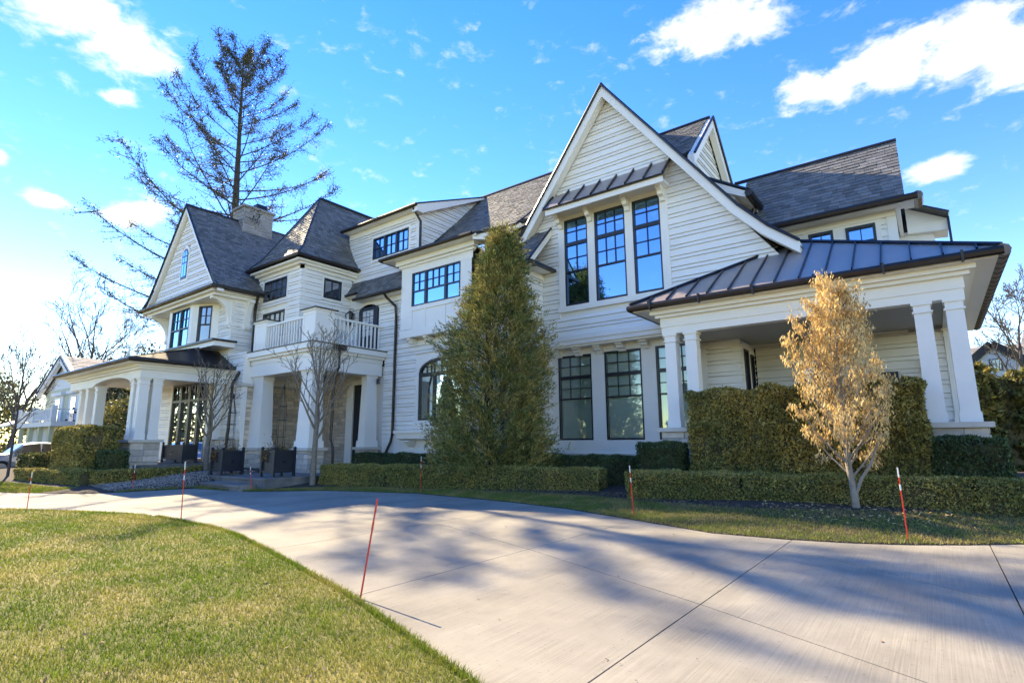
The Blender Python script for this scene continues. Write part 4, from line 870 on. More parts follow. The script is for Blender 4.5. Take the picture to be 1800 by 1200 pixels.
downspout([(-21.95, 10.75, 4.2), (-22.0, 10.68, 4.0), (-22.18, 10.62, 3.7), (-22.2, 10.62, 1.95), (-22.05, 10.52, 1.7), (-22.02, 10.5, .5)], H, .06)

# ---- house body so that no sky shows through
MB().box(-29.5, -23.2, 11.0, 20, .2, 7.6).box(-23.0, -19.95, 14.6, 20, .2, 8.6).box(-22.8, -20.0, 12.2, 14.6, 4.96, 8.6).box(-19.6, -10.6, 14.75, 21.5, .2, 8.2).box(-10.6, -4.3, 16.1, 21.5, .2, 8.2).box(-4.2, -.5, 17.5, 21.2, .2, 7.4).build('house_core', MIN, H)

# ---- entrance terrace and steps
ter = empty('entrance_terrace', (-17, 10, 0)); ter['kind'] = 'structure'
MB().box(-19.36, -15.75, 8.72, 11.2, -.05, .29).box(-21.9, -17.3, 11.0, 14.4, -.05, .33).build('terrace_base', MBS, ter)
for i in range(5):
    for j in range(2): MB().box(-19.40 + i * .74, -18.67 + i * .74, 8.68 + j * 1.2, 9.87 + j * 1.2, .29, .35).build('flagstone', MBS, ter)
MB().box(-18.6, -16.2, 8.22, 8.72, -.05, .12).build('step_riser', MBS, ter)
for i in range(3): MB().box(-18.65 + i * .82, -17.837 + i * .82, 8.16, 8.70, .12, .18).build('step_tread', MBS, ter)

# ------------------------------------------------------------------ vegetation helpers
def unit(v): return v / np.maximum(np.linalg.norm(v, axis=1, keepdims=True), 1e-9)
def leaf_quads(c, d, nrm, ln, wd):
    """rhombic leaves: centre c, long axis d, normal nrm"""
    d = unit(d); s = unit(np.cross(d, nrm)); L = (np.ones(len(c)) * ln)[:, None] / 2; W = (np.ones(len(c)) * wd)[:, None] / 2
    return np.stack([c - d * L, c + s * W - d * L * .1, c + d * L, c - s * W - d * L * .1], 1).reshape(-1, 3)
def rdir(n): return unit(rng.normal(size=(n, 3)))
def noise3(p, f, seed=0):
    """cheap lumpy field"""
    o = np.array([1.7, 3.1, 5.3]) * (seed + 1); q = p * f + o
    return (np.sin(q[:, 0] * 1.9 + np.sin(q[:, 1] * 1.3) * 1.5) + np.sin(q[:, 1] * 2.3 + np.sin(q[:, 2] * 1.7) * 1.4) + np.sin(q[:, 2] * 2.1 + np.sin(q[:, 0] * 1.1) * 1.6)) / 3
def hedge(name, path, width, z0, z1, dens, ln, wd, mat, label, cat='hedge', group=None, lump=.045, up=.3, round_=.06, core=(.025, .027, .012)):
    """clipped hedge swept along a path (centre line); leaves sit in a shell round a darker twiggy core"""
    P2 = [np.array(p, float) for p in path]; seg = [np.linalg.norm(b - a) for a, b in zip(P2[:-1], P2[1:])]; Ltot = sum(seg); cum = np.cumsum([0] + seg)
    h = z1 - z0; per = 2 * h + width; ends = 2 * width * h; A = Ltot * per + ends; n = int(A * dens)
    root = empty(name, (float(P2[0][0]), float(P2[0][1]), z0), label, cat, group)
    def at(t):
        i = np.clip(np.searchsorted(cum, t, side='right') - 1, 0, len(seg) - 1); a = np.array(P2)[i]; b = np.array(P2)[i + 1]; sl = np.array(seg)[i]
        d = (b - a) / sl[:, None]; return a + d * (t - cum[i])[:, None], d
    ns = int(n * Ltot * per / A); t = rng.uniform(0, Ltot, ns); c, d = at(t); nx = np.stack([d[:, 1], -d[:, 0]], 1)
    u = rng.uniform(0, per, ns); o = np.zeros(ns); z = np.zeros(ns); N = np.zeros((ns, 3))
    f = u < h; o[f] = width / 2; z[f] = z0 + u[f]; N[f] = np.concatenate([nx, np.zeros((ns, 1))], 1)[f]
    g = (u >= h) & (u < h + width); o[g] = u[g] - h - width / 2; z[g] = z1; N[g] = (0, 0, 1)
    k = u >= h + width; o[k] = -width / 2; z[k] = z0 + (u[k] - h - width); N[k] = -np.concatenate([nx, np.zeros((ns, 1))], 1)[k]
    pos = np.concatenate([c + nx * o[:, None], z[:, None]], 1)
    ne = max(4, n - ns); e = rng.integers(0, 2, ne); te = np.where(e == 0, 1e-4, Ltot - 1e-4); ce, de = at(te); nxe = np.stack([de[:, 1], -de[:, 0]], 1)
    pe = np.concatenate([ce + nxe * rng.uniform(-width / 2, width / 2, ne)[:, None], rng.uniform(z0, z1, ne)[:, None]], 1); Ne = np.concatenate([de * np.where(e == 0, -1, 1)[:, None], np.zeros((ne, 1))], 1)
    pos = np.concatenate([pos, pe]); N = np.concatenate([N, Ne]); m_ = len(pos)
    # rounded top edges
    cc = np.concatenate([np.concatenate([c, np.full((ns, 1), (z0 + z1) / 2)], 1), np.concatenate([ce, np.full((ne, 1), (z0 + z1) / 2)], 1)])
    over = np.clip((pos[:, 2] - (z1 - round_)) / round_, 0, 1); pos += (cc - pos) * np.array([1, 1, 0]) * (over * .10)[:, None]
    pos += N * (noise3(pos, 3.2, len(label)) * lump + noise3(pos, 9, 3) * lump * .5 - rng.exponential(.018, m_))[:, None] + rng.normal(0, .008, (m_, 3))
    pos[:, 2] = np.maximum(pos[:, 2], z0 + .01)
    keep = rng.uniform(0, 1, m_) < np.clip((pos[:, 2] - z0) / (.28 * min(h, .8)) + .25, 0, 1) * np.where(noise3(pos, 2.1, 5) < -.55, .55, 1)
    pos, N = pos[keep], N[keep]; m_ = len(pos)
    dd = unit(N * .7 + rdir(m_) + np.array([0, 0, up])); v = leaf_quads(pos, dd, unit(N * .8 + rdir(m_)), rng.uniform(.7, 1.3, m_) * ln, rng.uniform(.7, 1.3, m_) * wd)
    fo = np_mesh('foliage', v, 4, mat, root)
    k = MB()
    for a, b in zip(P2[:-1], P2[1:]):
        dv_ = (b - a) / np.linalg.norm(b - a); nv = np.array([dv_[1], -dv_[0]]) * (width / 2 - .07); a2, b2 = a + dv_ * .07, b - dv_ * .05
        k.hexa([(*(a2 - nv), z0), (*(b2 - nv), z0), (*(b2 + nv), z0), (*(a2 + nv), z0), (*(a2 - nv * .85), z1 - .09), (*(b2 - nv * .85), z1 - .09), (*(b2 + nv * .85), z1 - .09), (*(a2 + nv * .85), z1 - .09)])
    k.build('inner_branches', MHCORE, root); return root
MHCORE = material('hedge_inside', (.10, .085, .04), .95, .3, 12)

# clipped box hedges along the drive
hedge('box_hedge', [(-5.55, 11.66), (-3.2, 11.86), (-1.3, 12.1), (.35, 12.34), (1.9, 12.6)], .75, .0, .72, 4200, .042, .024, LBOX, 'low clipped box hedge behind the golden-leaved tree, right of the hedge gap')
hedge('box_hedge', [(-15.35, 10.5), (-13.2, 11.2), (-10.9, 11.85), (-8.6, 12.25), (-6.75, 12.55)], .7, .05, .70, 3600, .045, .026, LBOX, 'low clipped box hedge between the terrace and the gap before the tall evergreen')
hedge('box_hedge', [(-25.6, 5.3), (-23.2, 5.55), (-21.1, 5.95), (-20.85, 7.0), (-21.2, 8.4), (-21.75, 9.6)], .55, .0, .56, 2600, .055, .034, LBOX, 'low clipped box hedge curving round the left porch with a sunlit end')
# tall clipped hedges
hedge('arborvitae_hedge', [(-4.55, 12.98), (-.1, 12.98)], .5, .2, 2.48, 2900, .075, .03, LARB, 'tall brownish clipped hedge screening the right porch', lump=.11, up=.6)
hedge('arborvitae_hedge', [(-25.3, 6.45), (-22.35, 6.45)], 1.1, .1, 1.95, 1500, .1, .045, LARB, 'tall square clipped hedge in front of the left porch', lump=.06, up=.6)
# dark yews
hedge('yew_block', [(-5.75, 12.75), (-4.7, 12.75)], .6, .2, 1.32, 2600, .07, .022, LDRK, 'dark green yew block at the left foot of the tall porch hedge', lump=.05, up=.9)
hedge('yew_block', [(-.12, 13.0), (.98, 13.0)], .55, .2, 1.38, 2800, .07, .024, LDRK, 'dark green clipped yew below the right corner columns', lump=.06, up=.9)
hedge('yew_block', [(-23.0, 6.75), (-21.6, 6.75)], .75, .1, 1.14, 1500, .09, .03, LDRK, 'low dark yew block beside the stone pier of the left porch', lump=.05, up=.8)
hedge('yew_hedge', [(-16.9, 12.95), (-13.2, 13.2), (-9.5, 13.5), (-6.4, 14.0)], .7, .2, .98, 1700, .075, .024, LDRK, 'low dark green yew hedge running along the house wall behind the box hedge', lump=.05, up=.8)
hedge('yew_hedge', [(-7.0, 13.1), (-6.4, 13.75)], .5, .1, .95, 1700, .075, .024, LDRK, 'short dark yew tuft standing in the gap between the two box hedges', lump=.05, up=.8)
hedge('rounded_shrub', [(-29.7, 6.3), (-27.2, 6.3)], .9, .1, .98, 900, .10, .06, LFAR, 'leafy rounded shrub between the parked car and the tall left hedge', 'shrub', lump=.1)

def tube_mesh(name, lines, mat, parent):
    """lines: list of (points, radii)"""
    b = MB()
    for pts, rad in lines: b.tube(pts, rad, 6 if max(rad) > .02 else (4 if max(rad) > .008 else 3), caps=False)
    return b.build(name, mat, parent, smooth=True)
def grow(p, d, L, r, lev, maxlev, out, ends, cfg):
    n = max(3, int(L / cfg['step']) + 1); pts = [V3(p)]; rad = [r]; d = V3(d).normalized()
    for i in range(n):
        t = (i + 1) / n; d = (d + Vector((random.gauss(0, 1), random.gauss(0, 1), random.gauss(0, 1))) * cfg['wob'] + Vector((0, 0, cfg['up'])) * (1 if lev else .3)).normalized()
        pts.append(pts[-1] + d * L / n); rad.append(max(r * (1 - t * cfg['taper']), cfg['rmin']))
    out.append((pts, rad))
    if lev >= maxlev: ends.append(pts); return
    nb = cfg['nb'][lev]
    for k in range(nb):
        t = cfg['t0'][lev] + (1 - cfg['t0'][lev]) * (k + random.random()) / nb; i = min(int(t * n), n - 1); b = pts[i].lerp(pts[i + 1], t * n - i)
        ax = (pts[i + 1] - pts[i]).normalized(); pr_ = ax.orthogonal().normalized(); pr_.rotate(Matrix.Rotation(k * 2.399 + random.uniform(-.5, .5), 4, ax) .to_quaternion())
        a = R_(random.uniform(*cfg['ang'][lev])); nd = ax * math.cos(a) + pr_ * math.sin(a)
        grow(b, nd, L * cfg['len'][lev] * (1 - t * cfg['lt'][lev]) * random.uniform(.75, 1.2), max(rad[i] * cfg['rr'], cfg['rmin']), lev + 1, maxlev, out, ends, cfg)

# ---- columnar golden-leaved tree in the strip
def beech():
    root = empty('young_beech_tree', (-1.25, 11.52, 0), 'young tree full of dry golden leaves beside the right box hedge', 'tree'); out, ends = [], []
    cfg = dict(step=.22, wob=.055, up=.085, taper=.8, rmin=.0035, nb=[0, 5, 4], t0=[.2, .15, .2], ang=[(18, 34), (15, 38), (20, 50)], len=[.5, .38, .5], lt=[.3, .4, .4], rr=.6)
    trunk = [Vector((-1.25, 11.52, -.05)), Vector((-1.26, 11.52, .55)), Vector((-1.30, 11.52, .95)), Vector((-1.30, 11.54, 2.0)), Vector((-1.28, 11.52, 3.0)), Vector((-1.3, 11.52, 3.6)), Vector((-1.28, 11.52, 4.15))]
    tr = [.07, .058, .05, .038, .028, .018, .006]; out.append((trunk, tr)); out.append(([Vector((-1.25, 11.52, .42)), Vector((-1.12, 11.5, .72)), Vector((-.95, 11.48, .98)), Vector((-.82, 11.46, 1.35))], [.034, .03, .024, .016]))
    N_ = 44
    for k in range(N_):
        z = .72 + 3.05 * (k / N_) ** 1.05; a = k * 2.399; x = np.interp(z, [.5, .95, 4.5], [-1.26, -1.30, -1.28]); tilt = R_(np.interp(z, [.7, 2, 4], [48, 31, 17]))
        L = np.interp(z, [.7, 1.2, 2.2, 3.2, 4.2], [1.0, 1.35, 1.35, .95, .42]) * random.uniform(.8, 1.1)
        grow((x, 11.52, z), (math.cos(a) * math.sin(tilt), math.sin(a) * math.sin(tilt) * .8, math.cos(tilt)), L, .022 * (1.15 - z / 6), 1, 3, out, ends, cfg)
    tube_mesh('trunk', out[:2], MBARKP, root); tube_mesh('branches', out[2:], MBARKP, root)
    C_ = []
    for pts in ends:
        for q in range(random.randint(9, 18)):
            t = random.uniform(.15, 1); i = min(int(t * (len(pts) - 1)), len(pts) - 2); C_.append(pts[i].lerp(pts[i + 1], t * (len(pts) - 1) - i))
    C_ = np.array([tuple(c) for c in C_]); n = len(C_); C_ = C_ + rng.normal(0, .045, (n, 3)) - np.array([0, 0, .03])
    dd = unit(rdir(n) * .55 + np.array([0, 0, -1.0])); v = leaf_quads(C_, dd, rdir(n), rng.uniform(.06, .11, n), rng.uniform(.014, .034, n)); np_mesh('leaves', v, 4, LTAN, root)
beech()
# ---- two small bare trees in front of the entrance
def pear(name, x, y, z0, h, spread, label, mat, rs=1.0):
    root = empty(name, (x, y, z0), label, 'tree', 'bare young trees in front of the entrance'); out, ends = [], []
    cfg = dict(step=.2, wob=.06, up=.10, taper=.82, rmin=.008, nb=[0, 5, 4], t0=[.2, .25, .2], ang=[(20, 40), (18, 42), (25, 60)], len=[.5, .42, .42], lt=[.3, .35, .3], rr=.62)
    ft = h * .33; tk = [Vector((x, y, z0 - .1)), Vector((x + .02, y, z0 + ft * .5)), Vector((x + .04, y, z0 + ft)), Vector((x + .02, y, z0 + h * .65)), Vector((x + .05, y, z0 + h))]
    out.append((tk, [r * rs for r in (.10, .08, .075, .04, .008)]))
    for k in range(15):
        t = .28 + .5 * k / 15; a = k * 2.399; tl = R_(np.interp(t, [.28, .8], [46, 24])); L = h * np.interp(t, [.28, .45, .8], [.42, .44, .22]) * spread * random.uniform(.85, 1.1)
        grow((x + .04, y, z0 + h * t), (math.cos(a) * math.sin(tl), math.sin(a) * math.sin(tl), math.cos(tl)), L, .046 * rs * (1.2 - t), 1, 3, out, ends, cfg)
    tube_mesh('trunk', out[:1], mat, root); tube_mesh('branches', out[1:], mat, root)
pear('bare_pear_tree', -15.4, 10.05, .1, 4.75, 1.2, 'bare small tree at the right corner of the entrance steps', MBARKG)
pear('bare_pear_tree', -21.35, 9.5, .1, 4.2, 1.1, 'bare small tree in front of the black porch doors, left of the steps', MBARKG)
pear('bare_shrub_tree', -27.6, 5.25, 0, 5.6, .8, 'bare thin tree at the far left edge in front of the silver car', MTWIG, .55)

# ---- big columnar evergreen against the house
def evergreen():
    root = empty('columnar_evergreen', (-10.65, 12.75, .2), 'tall shaggy columnar evergreen standing against the centre of the house', 'tree')
    tube_mesh('trunk', [([Vector((-10.65, 12.75, .1)), Vector((-10.6, 12.75, 4)), Vector((-10.75, 12.75, 7.8))], [.16, .12, .02])], MBARKB, root)
    def rad(z, a):
        r = np.interp(z, [.35, .8, 1.6, 3.0, 4.4, 5.4, 6.2, 7.0, 7.6, 8.05], [1.35, 1.7, 1.62, 1.48, 1.36, 1.05, .76, .45, .2, .03]); return r
    S = 4600; z = .4 + 7.35 * rng.uniform(0, 1, S) ** 1.15; a = rng.uniform(0, 2 * np.pi, S); r = rad(z, a)
    lump = 1 + .15 * np.sin(a * 3 + z * 1.7) + .10 * np.sin(a * 7 - z * 3.1) + rng.normal(0, .10, S); lump = np.where((np.cos(a) < -.6) & (z > 3.6) & (z < 4.8), lump * 1.22, lump); lump = np.where((np.cos(a) < -.3) & (z > 4.9), lump * .82, lump)
    f = np.where(rng.uniform(0, 1, S) < .82, rng.uniform(.86, 1.04, S), rng.uniform(.5, .88, S)) * lump
    c = np.stack([-10.55 + .5 * (z / 8) ** 1.6 + np.cos(a) * r * f, 12.72 + np.sin(a) * r * f * .66, z], 1)
    outw = unit(np.stack([np.cos(a), np.sin(a) * .8, rng.uniform(.2, 1.3, S)], 1) + rng.normal(0, .3, (S, 3)))
    LPS = 26; t = rng.uniform(-.5, 1, (S, LPS)); ln = rng.uniform(.25, .58, S)
    cen = c[:, None, :] + outw[:, None, :] * (t * ln[:, None])[:, :, None] + rng.normal(0, .038, (S, LPS, 3)) - np.array([0, 0, 1]) * (np.abs(t) ** 2 * .07)[:, :, None]
    cen = cen.reshape(-1, 3); n = len(cen); dd = unit(np.repeat(outw, LPS, 0) + rdir(n) * .5); v = leaf_quads(cen, dd, rdir(n), rng.uniform(.08, .16, n), rng.uniform(.016, .034, n))
    np_mesh('foliage', v, 4, LYEW, root)
    k = []
    for i in range(160):
        zz = random.uniform(.6, 7.2); aa = random.uniform(0, 6.28); rr = float(rad(zz, aa)) * .8; k.append(([Vector((-10.65, 12.75, zz - .25)), Vector((-10.65 + math.cos(aa) * rr, 12.75 + math.sin(aa) * rr * .66, zz + .3))], [.02, .006]))
    tube_mesh('branches', k, MBARKB, root)
evergreen()

# ---- spruce behind the house
def spruce(name, x, y, H_, zb, rmax, label, dens=1.0, seed=1, lean=-.8):
    random.seed(seed); root = empty(name, (x, y, 0), label, 'tree'); out = []; tips = []
    tk = [Vector((x, y + lean * t, H_ * t)) for t in (0, .25, .5, .75, 1)]; tl = [([*tk], [.42, .34, .25, .13, .02])]
    nb = int(78 * dens)
    for k in range(nb):
        t = (k + random.random()) / nb; z = zb + (H_ - .5 - zb) * t; a = k * 2.399 + random.uniform(-.4, .4)
        L = rmax * np.interp(t, [0, .12, .32, .6, .85, 1], [.95, 1.0, 1.0, .80, .52, .16]) * random.uniform(.72, 1.08); d = Vector((math.cos(a), math.sin(a), np.interp(t, [0, .5, 1], [-.10, .30, 1.1]))).normalized()
        p = Vector((x, y + lean * z / H_, z)); pts = [p]; n = 9
        for i in range(n):
            s = i / n; d = (d + Vector((random.gauss(0, .05), random.gauss(0, .05), .015 + .115 * s))).normalized(); pts.append(pts[-1] + d * L / n)
        out.append((pts, [max(.012, .075 * (1.15 - t) * (1 - i / (n + 1))) for i in range(n + 1)]))
        for i in range(2, n + 1):
            for q in range(3 if i > 3 else 2):
                if random.random() < .2: continue
                sd = d.cross(Vector((0, 0, 1))).normalized() * random.choice((-1, 1)); dv_ = (d * .5 + sd * random.uniform(.25, .9) + Vector((0, 0, random.uniform(-.55, .3)))).normalized(); l2 = L * random.uniform(.06, .17) * (1.25 - .5 * i / n) + .15
                b = pts[i].lerp(pts[i - 1], random.random()); e = b + dv_ * l2; out.append(([b, b.lerp(e, .5) + Vector((0, 0, -.04)), e], [.02, .014, .008])); tips.append((b, e))
        tips += [(pts[i - 1], pts[i]) for i in range(4, n + 1)]
        tips.append((pts[-2], pts[-1])); tips.append((pts[-2], pts[-1])); tips.append((pts[-3], pts[-2]))
    tube_mesh('trunk', tl, MBARKB, root); tube_mesh('branches', out, MBARKB, root)
    A = np.array([tuple(a) for a, b in tips]); B_ = np.array([tuple(b) for a, b in tips]); m_ = 26; n = len(A) * m_
    t = rng.uniform(.05, 1.1, (len(A), m_, 1)); c = (A[:, None] + (B_ - A)[:, None] * t).reshape(-1, 3) + rng.normal(0, .11, (n, 3)); ax = unit(np.repeat(B_ - A, m_, 0))
    v = leaf_quads(c, unit(ax + rdir(n) * .8), rdir(n), rng.uniform(.09, .20, n), rng.uniform(.022, .05, n)); np_mesh('needles', v, 4, LSPR, root)
spruce('spruce_tree', -32.5, 15.3, 25.8, 7.2, 7.9, 'tall sparse dark spruce rising behind the chimney of the left gable', 1.0, 3)

# ---- bare trees and evergreens in the distance
def far_tree(x, y, h, r, label, seed, ang=(22, 48), nb0=9):
    random.seed(seed); root = empty('bare_tree', (x, y, 0), label, 'tree', 'bare trees in the distance'); out, ends = [], []
    cfg = dict(step=h * .06, wob=.07, up=.055, taper=.8, rmin=.02, nb=[nb0, 6, 5, 4], t0=[.3, .2, .2, .2], ang=[ang, (20, 45), (20, 50), (25, 55)], len=[.72, .5, .5, .5], lt=[.35, .35, .3, .3], rr=.6)
    grow((x, y, -.1), (0, 0, 1), h * .62, r, 0, 4, out, ends, cfg); tube_mesh('trunk', out[:1], MTWIG, root); tube_mesh('branches', out[1:], MTWIG, root)
far_tree(-75, 18.9, 21, .42, 'wide bare tree behind the pale green neighbouring house', 11, (25, 58), 11)
far_tree(-78, 14.6, 15, .3, 'bare tree at the far left beyond the car', 12)
far_tree(5.6, 56, 16, .3, 'bare tree behind the right-hand neighbour roof', 14)
far_tree(-84, 26.5, 19, .3, 'slender bare tree half hidden behind the left porch roof', 15)
def bush(name, x, y, rx, ry, h, n, ls, mat, label, group=None, z0=0, cat='tree'):
    root = empty(name, (x, y, z0), label, cat, group); d = rdir(n); d[:, 2] = np.abs(d[:, 2]) * 1.0
    f = np.where(rng.uniform(0, 1, n) < .8, rng.uniform(.8, 1.05, n), rng.uniform(.4, .9, n)) * (1 + .22 * noise3(d * 3, 1.6, int(abs(x) * 7) % 11))
    c = np.stack([x + d[:, 0] * rx * f, y + d[:, 1] * ry * f, z0 + .1 + (d[:, 2] * .98 + .02) * h * f * np.where(d[:, 2] < .3, rng.uniform(.1, 1, n), 1)], 1)
    v = leaf_quads(c, unit(d + rdir(n)), unit(d + rdir(n) * .8), rng.uniform(.6, 1.4, n) * ls, rng.uniform(.3, .7, n) * ls); np_mesh('foliage', v, 4, mat, root)
    tube_mesh('trunk', [([Vector((x, y, z0 - .1)), Vector((x, y, z0 + h * .6))], [.12, .05])], MBARKB, root)
bush('evergreen_tree', -40.5, 13.2, 2.4, 2.4, 3.9, 9000, .22, LFAR, 'bright rounded evergreen seen through the left porch columns', 'evergreens beyond the left porch')
bush('evergreen_tree', -38.5, 15.6, 1.6, 1.6, 3.3, 6000, .2, LFAR, 'smaller rounded evergreen right of the bright one behind the left porch', 'evergreens beyond the left porch')
bush('evergreen_tree', -52, 18.5, 6, 5, 8.4, 14000, .34, LSPR, 'dark tall evergreen mass behind the left porch', 'evergreens beyond the left porch')
bush('evergreen_tree', -95, 14, 8, 7, 9.5, 9000, .5, LFAR, 'yellowish evergreen far behind the parked car', 'evergreens beyond the left porch')
hedge('evergreen_screen', [(1.6, 26.5), (5.5, 27.5), (10, 28.5)], 1.8, 0, 3.5, 480, .22, .10, LFAR, 'tall sunlit evergreen screen right of the porch columns', lump=.35, up=.5)
hedge('evergreen_screen', [(-.6, 25.5), (1.4, 26.2)], 1.5, 0, 4.0, 420, .22, .10, LFAR, 'evergreen screen glimpsed between the two right corner columns', lump=.35, up=.5)
spruce('spruce_tree', 6.6, 27.0, 9.5, 2.5, 2.4, 'green spruce cut off by the right edge of the picture', .6, 9, 0)

# ------------------------------------------------------------------ snow stakes
def stake(x, y, h, lean, label, z0=0.0, tip=True):
    root = empty('snow_stake', (x, y, z0), label, 'snow stake', 'red driveway snow stakes'); d = Vector((lean[0], lean[1], 1)).normalized(); b = Vector((x, y, z0 - .1)); r = .0085; WB = MWH if tip else MRED
    MB().tube([b, b + d * (h * .68 + .1)], r, 7).build('red_rod', MRED, root); MB().tube([b + d * (h * .68 + .1), b + d * (h * .76 + .1)], r + .002, 7).build('upper_band', WB, root)
    MB().tube([b + d * (h * .76 + .1), b + d * (h * .86 + .1)], r, 7).build('red_band', MRED, root); MB().tube([b + d * (h * .86 + .1), b + d * (h + .1)], r + .001, 7).build('tip', WB, root)
stake(-4.32, 3.36, .88, (.02, .16), 'nearest red stake leaning right at the lawn edge', 0.0, False)
stake(-.47, 9.62, .97, (-.02, 0), 'red stake in the grass right of the golden tree', .03)
stake(-4.55, 9.62, .92, (-.05, 0), 'red stake at the kerb in front of the hedge gap', .02)
stake(-11.5, 10.88, .97, (0, .0), 'red stake in front of the big columnar evergreen', .02)
stake(-11.25, 4.66, 1.03, (-.05, 0), 'tall red stake on the lawn rim left of the entrance steps', .02)
stake(-15.4, 3.32, .78, (0, 0), 'red stake at the far left of the lawn rim', .02)
stake(-19.0, 6.45, .74, (0, 0), 'red stake before the curved left hedge', .03)
stake(-15.95, 8.45, .72, (-.2, -.02), 'red stake leaning against the entrance steps', .0)

# ------------------------------------------------------------------ planters
def planter(x, y, z, w, l, h, rz, label, plants=True, group='dark metal planter boxes'):
    root = empty('planter_box', (x, y, z), label, 'planter', group); M4 = Matrix.Translation((x, y, z)) @ Matrix.Rotation(rz, 4, 'Z')
    def tb(b): b.v = [M4 @ v for v in b.v]; return b
    a, c = w / 2, l / 2; f = .12
    tb(MB().box(-a + .03, a - .03, -c + .03, c - .03, f, h - .04)).build('panel_box', MPL, root)
    for sx in (-1, 1):
        for sy in (-1, 1):
            k = MB().box(sx * a - .035, sx * a + .035, sy * c - .035, sy * c + .035, 0.02, h); k.frustum(sx * a, sy * c, 0, .03, .05, .05, .04, .04).frustum(sx * a, sy * c, h, h + .05, .02, .02, .045, .045).frustum(sx * a, sy * c, h + .05, h + .1, .045, .045, .008, .008); tb(k).build('post', MPL, root)
    k = MB().box(-a, a, -c - .01, -c + .04, h - .08, h - .02).box(-a, a, c - .04, c + .01, h - .08, h - .02).box(-a - .01, -a + .04, -c, c, h - .08, h - .02).box(a - .04, a + .01, -c, c, h - .08, h - .02)
    k.box(-a, a, -c - .01, -c + .04, f, f + .07).box(-a, a, c - .04, c + .01, f, f + .07).box(-a - .01, -a + .04, -c, c, f, f + .07).box(a - .04, a + .01, -c, c, f, f + .07); tb(k).build('rail', MPL, root)
    k = MB().tube([(0, -c - .012, h * .55), (0, -c - .045, h * .55)], .03, 8).tube([(a - .03 + .012 + .0, 0, h * .55), (a + .045, 0, h * .55)], .03, 8); tb(k).build('boss', MBK, root)
    tb(MB().box(-a + .04, a - .04, -c + .04, c - .04, h - .06, h - .03)).build('soil', MSOIL, root)
    if plants:
        n = 900; p = np.stack([rng.uniform(-a * 1.05, a * 1.05, n), rng.uniform(-c * 1.05, c * 1.05, n), h + rng.exponential(.07, n) - .05], 1)
        over = rng.uniform(0, 1, n) < .25; p[over, 1] = -c - rng.uniform(0, .06, over.sum()); p[over, 2] = h - rng.uniform(0, .35, over.sum()); p[over, 0] = rng.uniform(-a, -a * .1, over.sum())
        p = np.array([tuple(M4 @ Vector(q)) for q in p]); v = leaf_quads(p, rdir(n), rdir(n), .06, .025); np_mesh('dried_plants', v, 4, LDRY, root)
    return root
planter(-16.55, 9.55, .35, .64, .7, .82, R_(4), 'dark metal planter with dried flowers at the right of the entrance terrace, tuteur inside')
planter(-18.95, 9.12, .35, .64, .7, .80, R_(4), 'dark metal planter with trailing dried flowers at the left of the entrance terrace')
planter(-24.3, 9.75, .62, 1.9, .5, .72, 0, 'long dark metal trough planter before the black porch doors', False)
def tuteur(x, y, z, h, label):
    root = empty('garden_obelisk', (x, y, z), label, 'obelisk', 'rusty obelisks in the planters'); k = MB()
    for i in range(4):
        a = i * math.pi / 2 + .5; k.tube([(x + .16 * math.cos(a), y + .16 * math.sin(a), z), (x + .14 * math.cos(a), y + .14 * math.sin(a), z + h * .65), (x + .03 * math.cos(a), y + .03 * math.sin(a), z + h * .9)], .011, 5)
    k.build('rods', MBR, root)
    for t in (.2, .45, .65): MB().tube([(x + .15 * math.cos(a), y + .15 * math.sin(a), z + h * t) for a in [i * math.pi / 6 for i in range(13)]], .008, 4).build('ring', MBR, root)
    MB().frustum(x, y, z + h * .9, z + h * .94, .02, .02, .04, .04).frustum(x, y, z + h * .94, z + h, .03, .03, .005, .005).build('finial', MBR, root)
tuteur(-16.6, 9.6, 1.13, 2.15, 'slim rusty obelisk rising from the right entrance planter'); tuteur(-19.0, 9.17, 1.12, 1.95, 'slim rusty obelisk rising from the left entrance planter')

# ------------------------------------------------------------------ gravel and leaf litter
def rubble(name, pts, size, mat, label, cat):
    n = len(pts); z = np.array([terrain(x, y) for x, y in pts]); c = np.stack([pts[:, 0], pts[:, 1], z + size * .2], 1); s = (rng.uniform(.5, 1.3, n) * size)[:, None]
    a, b, d = rdir(n) * s, rdir(n) * s, rdir(n) * s * .6; V_ = np.stack([c - a, c + b, c + a, c + b, c - a, c + d, c + a, c + d, c - b], 1).reshape(-1, 3)
    return tag(np_mesh(name, V_, 3, mat), label, cat, kind='stuff')
p = np.stack([rng.uniform(-20.9, -18.6, 9000), rng.uniform(5.9, 10.2, 9000)], 1); p = p[(p[:, 1] > np.interp(p[:, 0], ea, eb) + .25)]
rubble('gravel', p, .022, MGR, 'pale gravel strip beside the curved left hedge', 'gravel')
x = rng.uniform(-15, 1.8, 5200); p = np.stack([x, np.interp(x, ea, eb) + np.interp(x, [-15, -10, -6.5, -5, 1.8], [.4, .8, 1.5, 1.6, 2.1]) + rng.uniform(-.35, .5, 5200)], 1)
n = len(p); c = np.stack([p[:, 0], p[:, 1], np.array([terrain(a, b) for a, b in p]) + .02], 1)
tag(np_mesh('leaf_litter', leaf_quads(c, unit(rdir(n) * np.array([1, 1, .2])), unit(rdir(n) * .4 + np.array([0, 0, 1])), rng.uniform(.03, .08, n), rng.uniform(.02, .04, n)), 4, material('dead_leaf', (.20, .13, .08), .9, .2, 4, island=.5)), 'dead brown leaves lying along the foot of the box hedges', 'leaves', kind='stuff')

